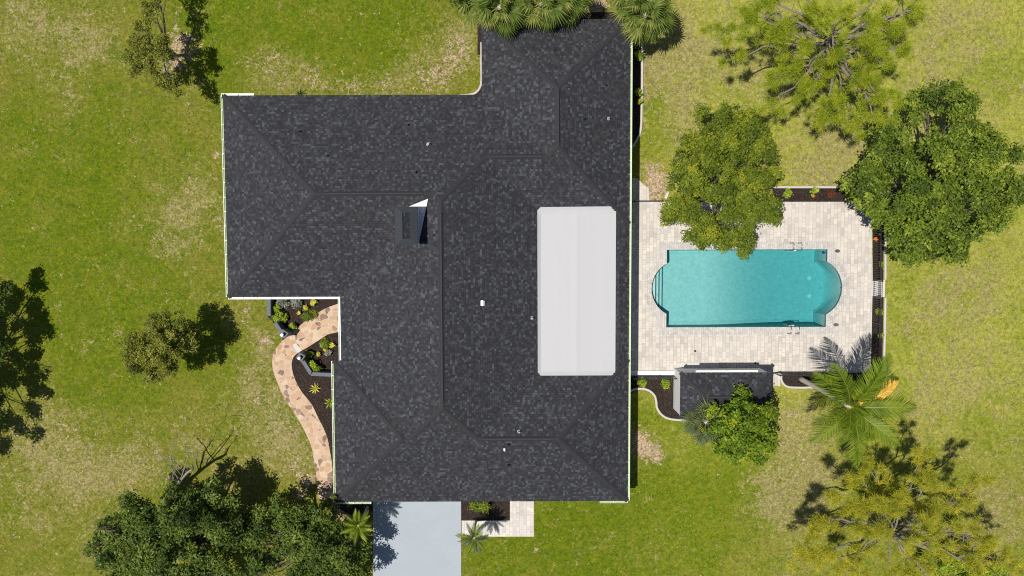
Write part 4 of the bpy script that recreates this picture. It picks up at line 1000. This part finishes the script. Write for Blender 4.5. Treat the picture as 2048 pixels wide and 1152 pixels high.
# palms ----------------------------------------------------------
def fan_mesh(R, mat, droop, seed, nseg=24, tint=0.0):
    r = random.Random(seed); V = []; T = []
    L0 = R * .85    # petiole
    V.append([(0, -.02, 0), (0, .02, 0), (L0, .014, .10 * R), (L0, -.014, .10 * R)]); T.append(.8)
    for i in range(nseg):
        a = math.radians(-128 + 256 * (i + .5) / nseg); ln = R * (.50 + .32 * math.cos(a * .55)) * r.uniform(.88, 1.06); w = R * .040
        d = Vector((math.cos(a), math.sin(a), 0)); s = Vector((-d.y, d.x, 0)); o = Vector((L0, 0, .10 * R)); tt = r.uniform(.2, .65) + tint
        p0 = o + d * ln * .02; p1 = o + d * ln * .5 + Vector((0, 0, .07 * R - droop * ln * .10 - .10 * ln * abs(math.sin(a)))); p2 = o + d * ln + Vector((0, 0, -droop * ln * (.40 + .25 * r.random()) - .2 * ln * abs(math.sin(a))))
        fold = Vector((0, 0, .03 * R * (1 if i % 2 else -1)))
        V.append([p0 - s * w * .12, p0 + s * w * .12, p1 + s * w + fold, p1 - s * w - fold]); T.append(tt); V.append([p1 - s * w - fold, p1 + s * w + fold, p2 + s * .005, p2 - s * .005]); T.append(tt + .12)
    return quads_mesh('frond', mat, np.array([[tuple(p) for p in q] for q in V]), np.array(T))


def feather_mesh(L, mat, droop, seed, nl=52, wid=.74, lw=.030, rise=.35, sag=.35):
    r = random.Random(seed); V = []; T = []
    def pt(t): return Vector((L * t * (1 - .12 * droop * t * t), 0, L * (rise * t - droop * t * t)))
    for i in range(12):
        a, c = pt(i / 12), pt((i + 1) / 12); w = .030 * (1 - i / 13); V.append([a + Vector((0, -w, .01)), a + Vector((0, w, .01)), c + Vector((0, w, .01)), c + Vector((0, -w, .01))]); T.append(.85)
    for i in range(nl):
        t = .14 + .86 * i / nl; p = pt(t); d = (pt(min(1, t + .02)) - pt(t - .02)).normalized(); ll = L * wid * .42 * math.sin(math.pi * min(1, .18 + t * .80)) * r.uniform(.85, 1.1)
        for sgn in (-1, 1):
            ang = math.radians(62 - 34 * t + r.uniform(-6, 6)); dirv = (d * math.cos(ang) + Vector((0, sgn, 0)) * math.sin(ang)).normalized(); up = Vector((0, 0, 1)); tt = r.uniform(.2, .7)
            m1 = p + dirv * ll * .5 + up * ll * .08; e = p + dirv * ll - up * ll * sag; s = d * lw
            V.append([p - s * .5, p + s * .5, m1 + s, m1 - s]); T.append(tt); V.append([m1 - s, m1 + s, e + s * .1, e - s * .1]); T.append(tt + .1)
    return quads_mesh('frond', mat, np.array([[tuple(p) for p in q] for q in V]), np.array(T))


def palm(name, label, px, py, z, meshes, specs, trunk_r, base=None, group=None, cat='palm', curve=.3, mat=M_palmbark, headr=.18):
    """specs: (azimuth deg, elevation deg, scale, mesh index)"""
    top = P(px, py, z); g = P(*base) if base else Vector((top.x, top.y, 0)); root = empty(name, (g.x, g.y, 0), label, cat, group); b = MB(); n = 10; pts = []
    for i in range(n + 1):
        t = i / n; p = Vector((g.x, g.y, -.1)).lerp(Vector((top.x, top.y, z)), t); k = t - math.sin(math.pi * t) * .12 * (1 if base else 0); q = Vector((g.x + (top.x - g.x) * k, g.y + (top.y - g.y) * k, p.z)); pts.append(q)
    b.tube(pts, [trunk_r * (1.35 if i == 0 else (1.1 if i < 3 else 1.0 - .02 * i)) for i in range(n + 1)], 10); b.build('trunk', mat, root)
    for (az, el, s_, k) in specs:
        o = link('frond', meshes[k], root); o.matrix_parent_inverse = Matrix.Identity(4)
        o.location = (top.x - g.x + .06 * math.cos(math.radians(az)), top.y - g.y + .06 * math.sin(math.radians(az)), z + random.uniform(-.12, .06)); o.rotation_euler = (math.radians(random.uniform(-18, 18)), -math.radians(el), math.radians(az)); o.scale = (s_, s_, s_)
    return root


fans = [fan_mesh(1.15, M_fan, .35, 1), fan_mesh(1.05, M_fan, .55, 2, tint=.25), fan_mesh(1.1, M_fan, .8, 3, tint=-.1), fan_mesh(1.1, M_silver, .5, 4)]


def fan_specs(n, s=1.0, ks=(0, 1, 2), hi=70, lo=-30):
    return [(137.5 * i + random.uniform(-10, 10), hi - (hi - lo) * (i / n) ** .8 + random.uniform(-6, 6), s * random.uniform(.85, 1.1), ks[(i * 2 + i // 3) % len(ks)]) for i in range(n)]


palm('fan_palm', 'shaggy fan palm at the top edge, leftmost over the dark roof', 998, 14, 4.2, fans, fan_specs(15, 1.05), .17, group='fan palms', base=(997, 40))
palm('fan_palm', 'smaller fan palm left of the shaggy one, over the lawn by the edging', 955, 8, 3.0, fans, fan_specs(12, .85), .14, group='fan palms', base=(958, 35))
palm('fan_palm', 'yellowish fan palm at the top edge above the middle of the back roof', 1082, 6, 4.2, fans, fan_specs(14, 1.05), .17, group='fan palms', base=(1080, 38))
palm('fan_palm', 'fan palm at the top edge beside the bare mulch gap', 1128, -2, 3.8, fans, fan_specs(12, .95), .15, group='fan palms', base=(1122, 30))
palm('fan_palm', 'full green fan palm at the roof corner above the right lawn', 1290, 30, 3.9, fans, fan_specs(16, 1.1), .18, group='fan palms', base=(1278, 60))
palm('fan_palm', 'fan palm at the top border just left of the roof corner palm', 1262, -8, 4.2, fans, fan_specs(12, .95), .16, group='fan palms', base=(1255, 25))
palm('fan_palm', 'grey green fan palm against the shed roof under the round tree', 1412, 845, 2.6, fans, fan_specs(16, .9, (3,), 60, -25), .15, group='fan palms', base=(1394, 822))
feathers = [feather_mesh(3.1, M_frond, .38, 11), feather_mesh(3.2, M_frond, .5, 12), feather_mesh(2.9, M_frond, .62, 13), feather_mesh(2.6, M_dead, .42, 14, nl=44), feather_mesh(2.2, M_frond, .2, 15)]
cp = [(139, 24, 1.30, 0), (124, 34, 1.45, 0), (71, 32, 1.32, 0), (60, 24, 1.25, 1), (33, 20, 1.2, 3), (5, 24, 1.15, 1), (-6, 12, .9, 2), (-40, 28, 1.1, 1), (-52, 14, .9, 2), (-86, 24, 1.15, 1), (-100, 12, .9, 2), (-143, 22, 1.1, 1), (-152, 8, .85, 2), (-118, 42, .75, 0), (85, 62, .6, 4), (-60, 60, .6, 4), (-20, 55, .6, 4), (45, -10, .7, 3)]
palm('feather_palm', 'tall leaning feather palm with one orange dead frond and white trunk', 1700, 814, 5.8, feathers, cp, .15, base=(1600, 757))
smallf = [feather_mesh(1.25, M_frond, .55, 21, 34, .5, .016), feather_mesh(1.2, M_lime, .45, 22, 34, .5, .016), feather_mesh(1.15, M_silver, .7, 23, 34, .5, .016)]
ss = lambda n, s, ks: [(137.5 * i + random.uniform(-12, 12), 68 - 80 * (i / n) ** .8, s * random.uniform(.85, 1.1), ks[i % len(ks)]) for i in range(n)]
palm('pygmy_palm', 'small bright green feathery palm left of the driveway by the oak', 716, 1052, 3.2, smallf, ss(26, 1.0, (0, 1, 0)), .08, base=(735, 1014), group='pygmy palms')
palm('pygmy_palm', 'small dull green feathery palm right of the driveway on the white walk', 948, 1076, 2.8, smallf, ss(22, .95, (2, 0)), .07, base=(952, 1041), group='pygmy palms')


# bed plants -----------------------------------------------------
def shrub(px, py, rpx, mat, label, h=.5, leaf=.09, lai=1.2, name='shrub', group='bed shrubs', cat='shrub'):
    v = P(px, py, h * .7); R = rpx * sc(0); pts = crown_points([((v.x, v.y, h * .45), R)], max(.08, R * .5), leaf, min(1.0, h / R * .55), lai)
    o = link(name, leaves_mesh(name, mat, *pts)); tag(o, label, cat, group); return o


def spiky(px, py, L, mat, label, n=30, el0=75, el1=15, w=.022, group='spiky bed plants', name='spiky_plant'):
    v = P(px, py, .2); V = []; T = []
    for i in range(n):
        az = i * 2.4 + random.uniform(-.2, .2); el = math.radians(el0 + (el1 - el0) * i / n + random.uniform(-6, 6)); d = Vector((math.cos(az) * math.cos(el), math.sin(az) * math.cos(el), math.sin(el))); s = Vector((-math.sin(az), math.cos(az), 0)) * w; l = L * random.uniform(.75, 1.15); o = Vector((v.x, v.y, .02)); m1 = o + d * l * .55; e = o + d * l - Vector((0, 0, l * .22)); t = random.random()
        V += [[o - s, o + s, m1 + s, m1 - s], [m1 - s, m1 + s, e + s * .1, e - s * .1]]; T += [t, t]
    o = link(name, quads_mesh(name, mat, np.array([[tuple(p) for p in q] for q in V]), np.array(T))); tag(o, label, 'plant', group); return o


shrub(549, 618, 10, M_lime, 'lime green shrub against the short straight grey wall', .9, .12)
shrub(553, 634, 14, M_lime, 'lime green shrub at the gap between straight and slanting wall', .8, .12)
shrub(568, 636, 9, M_lime, 'small lime plant right behind the slanting wall', .5)
shrub(565, 602, 14, M_grey, 'silvery grey shrub under the white gutter, nearer the wall', .5)
shrub(592, 603, 13, M_grey, 'silvery grey shrub under the white gutter, further from the wall', .5)
shrub(612, 616, 6, M_gold, 'golden little shrub in the bed, middle of three', .4)
shrub(627, 605, 7, M_gold, 'golden little shrub in the bed, nearest the eave corner', .4)
shrub(597, 626, 5, M_gold, 'golden little shrub in the bed, smallest of three', .35)
shrub(585, 652, 9, M_lime, 'yellow green shrub on the path edge behind the outer pillar', .5)
shrub(620, 632, 16, M_oak, 'low dark green ground plant along the upper path edge', .25)
shrub(617, 708, 9, M_lime, 'yellow green shrub beside the inner pillar', .6)
shrub(636, 708, 6, M_gold, 'golden shrub inside the court, nearer the pillar', .4)
shrub(664, 691, 6, M_gold, 'golden shrub inside the court, close to the eave', .4)
shrub(651, 699, 5, M_gold, 'tiny golden shrub between two others in the court', .35)
shrub(655, 706, 8, M_grey, 'silvery shrub in the inner court bed', .4)
shrub(650, 686, 14, M_oak, 'dark green ground plant along the inner path edge', .25)
shrub(622, 734, 12, M_lime, 'lime green shrub leaning over the bent wall', 1.0, .12)
shrub(634, 742, 10, M_oak, 'green shrub overhanging the bent wall, right of the lime one', 1.0, .12)
spiky(630, 778, .5, M_gold, 'yellow green spiky plant alone in the dark mulch', 26)
spiky(659, 806, .5, M_lime, 'pale green tuft half under the eave in the mulch', 30)
shrub(1285, 765, 10, M_lime, 'yellow green shrub in the wavy bed, nearer the house', .5, .1)
shrub(1331, 767, 12, M_lime, 'yellow green shrub in the wavy bed, nearer the shed', .5, .1)
shrub(1576, 386, 10, M_lime, 'round green flower clump in the bed behind the pool', .4)
shrub(1629, 384, 10, M_lime, 'green clump with orange flowers in the bed behind the pool', .4)
shrub(1628, 392, 3, M_orange, 'little orange blossoms at the front of the green clump', .3, .06, name='flower_cluster', cat='flowers')
shrub(1663, 388, 10, M_red, 'dark red leafy plant at the edge of the big tree', .4)
for k, (px, py, r, lb) in enumerate(((1763, 530, 7, 'little green plant in the fence bed close to the big dark tree'), (1759, 623, 8, 'little green plant in the fence bed just below the gate'), (1760, 672, 6, 'little green plant in the fence bed above the leaning palm'))): shrub(px, py, r, M_lime, lb, .35)
shrub(1752, 478, 4, M_orange, 'orange flowers in the fence bed beside the big tree', .3, .06, name='flower_cluster', cat='flowers')
for px, py, r, h, lb in ((1279, 110, 10, .8, 'green shrub in the shaded right bed below the corner palm'), (1277, 185, 10, .7, 'green shrub in the middle of the shaded right bed'), (1279, 205, 8, .6, 'smaller green shrub in the shaded right bed')): shrub(px, py, r, M_lime, lb, h)
shrub(957, 1008, 24, M_oak, 'leafy green shrub tucked under the eave right of the driveway', .9, .11)
spiky(598, 186, .5, M_fan, 'little green palm seedling at the roof edge on the upper lawn', 20, group=None, name='palm_seedling')
shrub(676, 968, 14, M_red, 'dull reddish twiggy shrub at the end of the flagstone path', .7, .08, .6)
shrub(700, 1003, 16, M_grey, 'grey twiggy shrub at the corner of the front roof', .6, .08, .5)
b = MB(); v = [P(x, y) for x, y in ((1328, 396), (1334, 383), (1338, 384), (1333, 398))]; b.prism([(p.x, p.y) for p in v], 0, .08); tag(b.build('paving_offcut', M_slab), 'white paving offcut lying on the bare soil by the olive tree', 'slab')
print('VERTS', sum(len(o.data.vertices) for o in S.objects if o.type == 'MESH'))
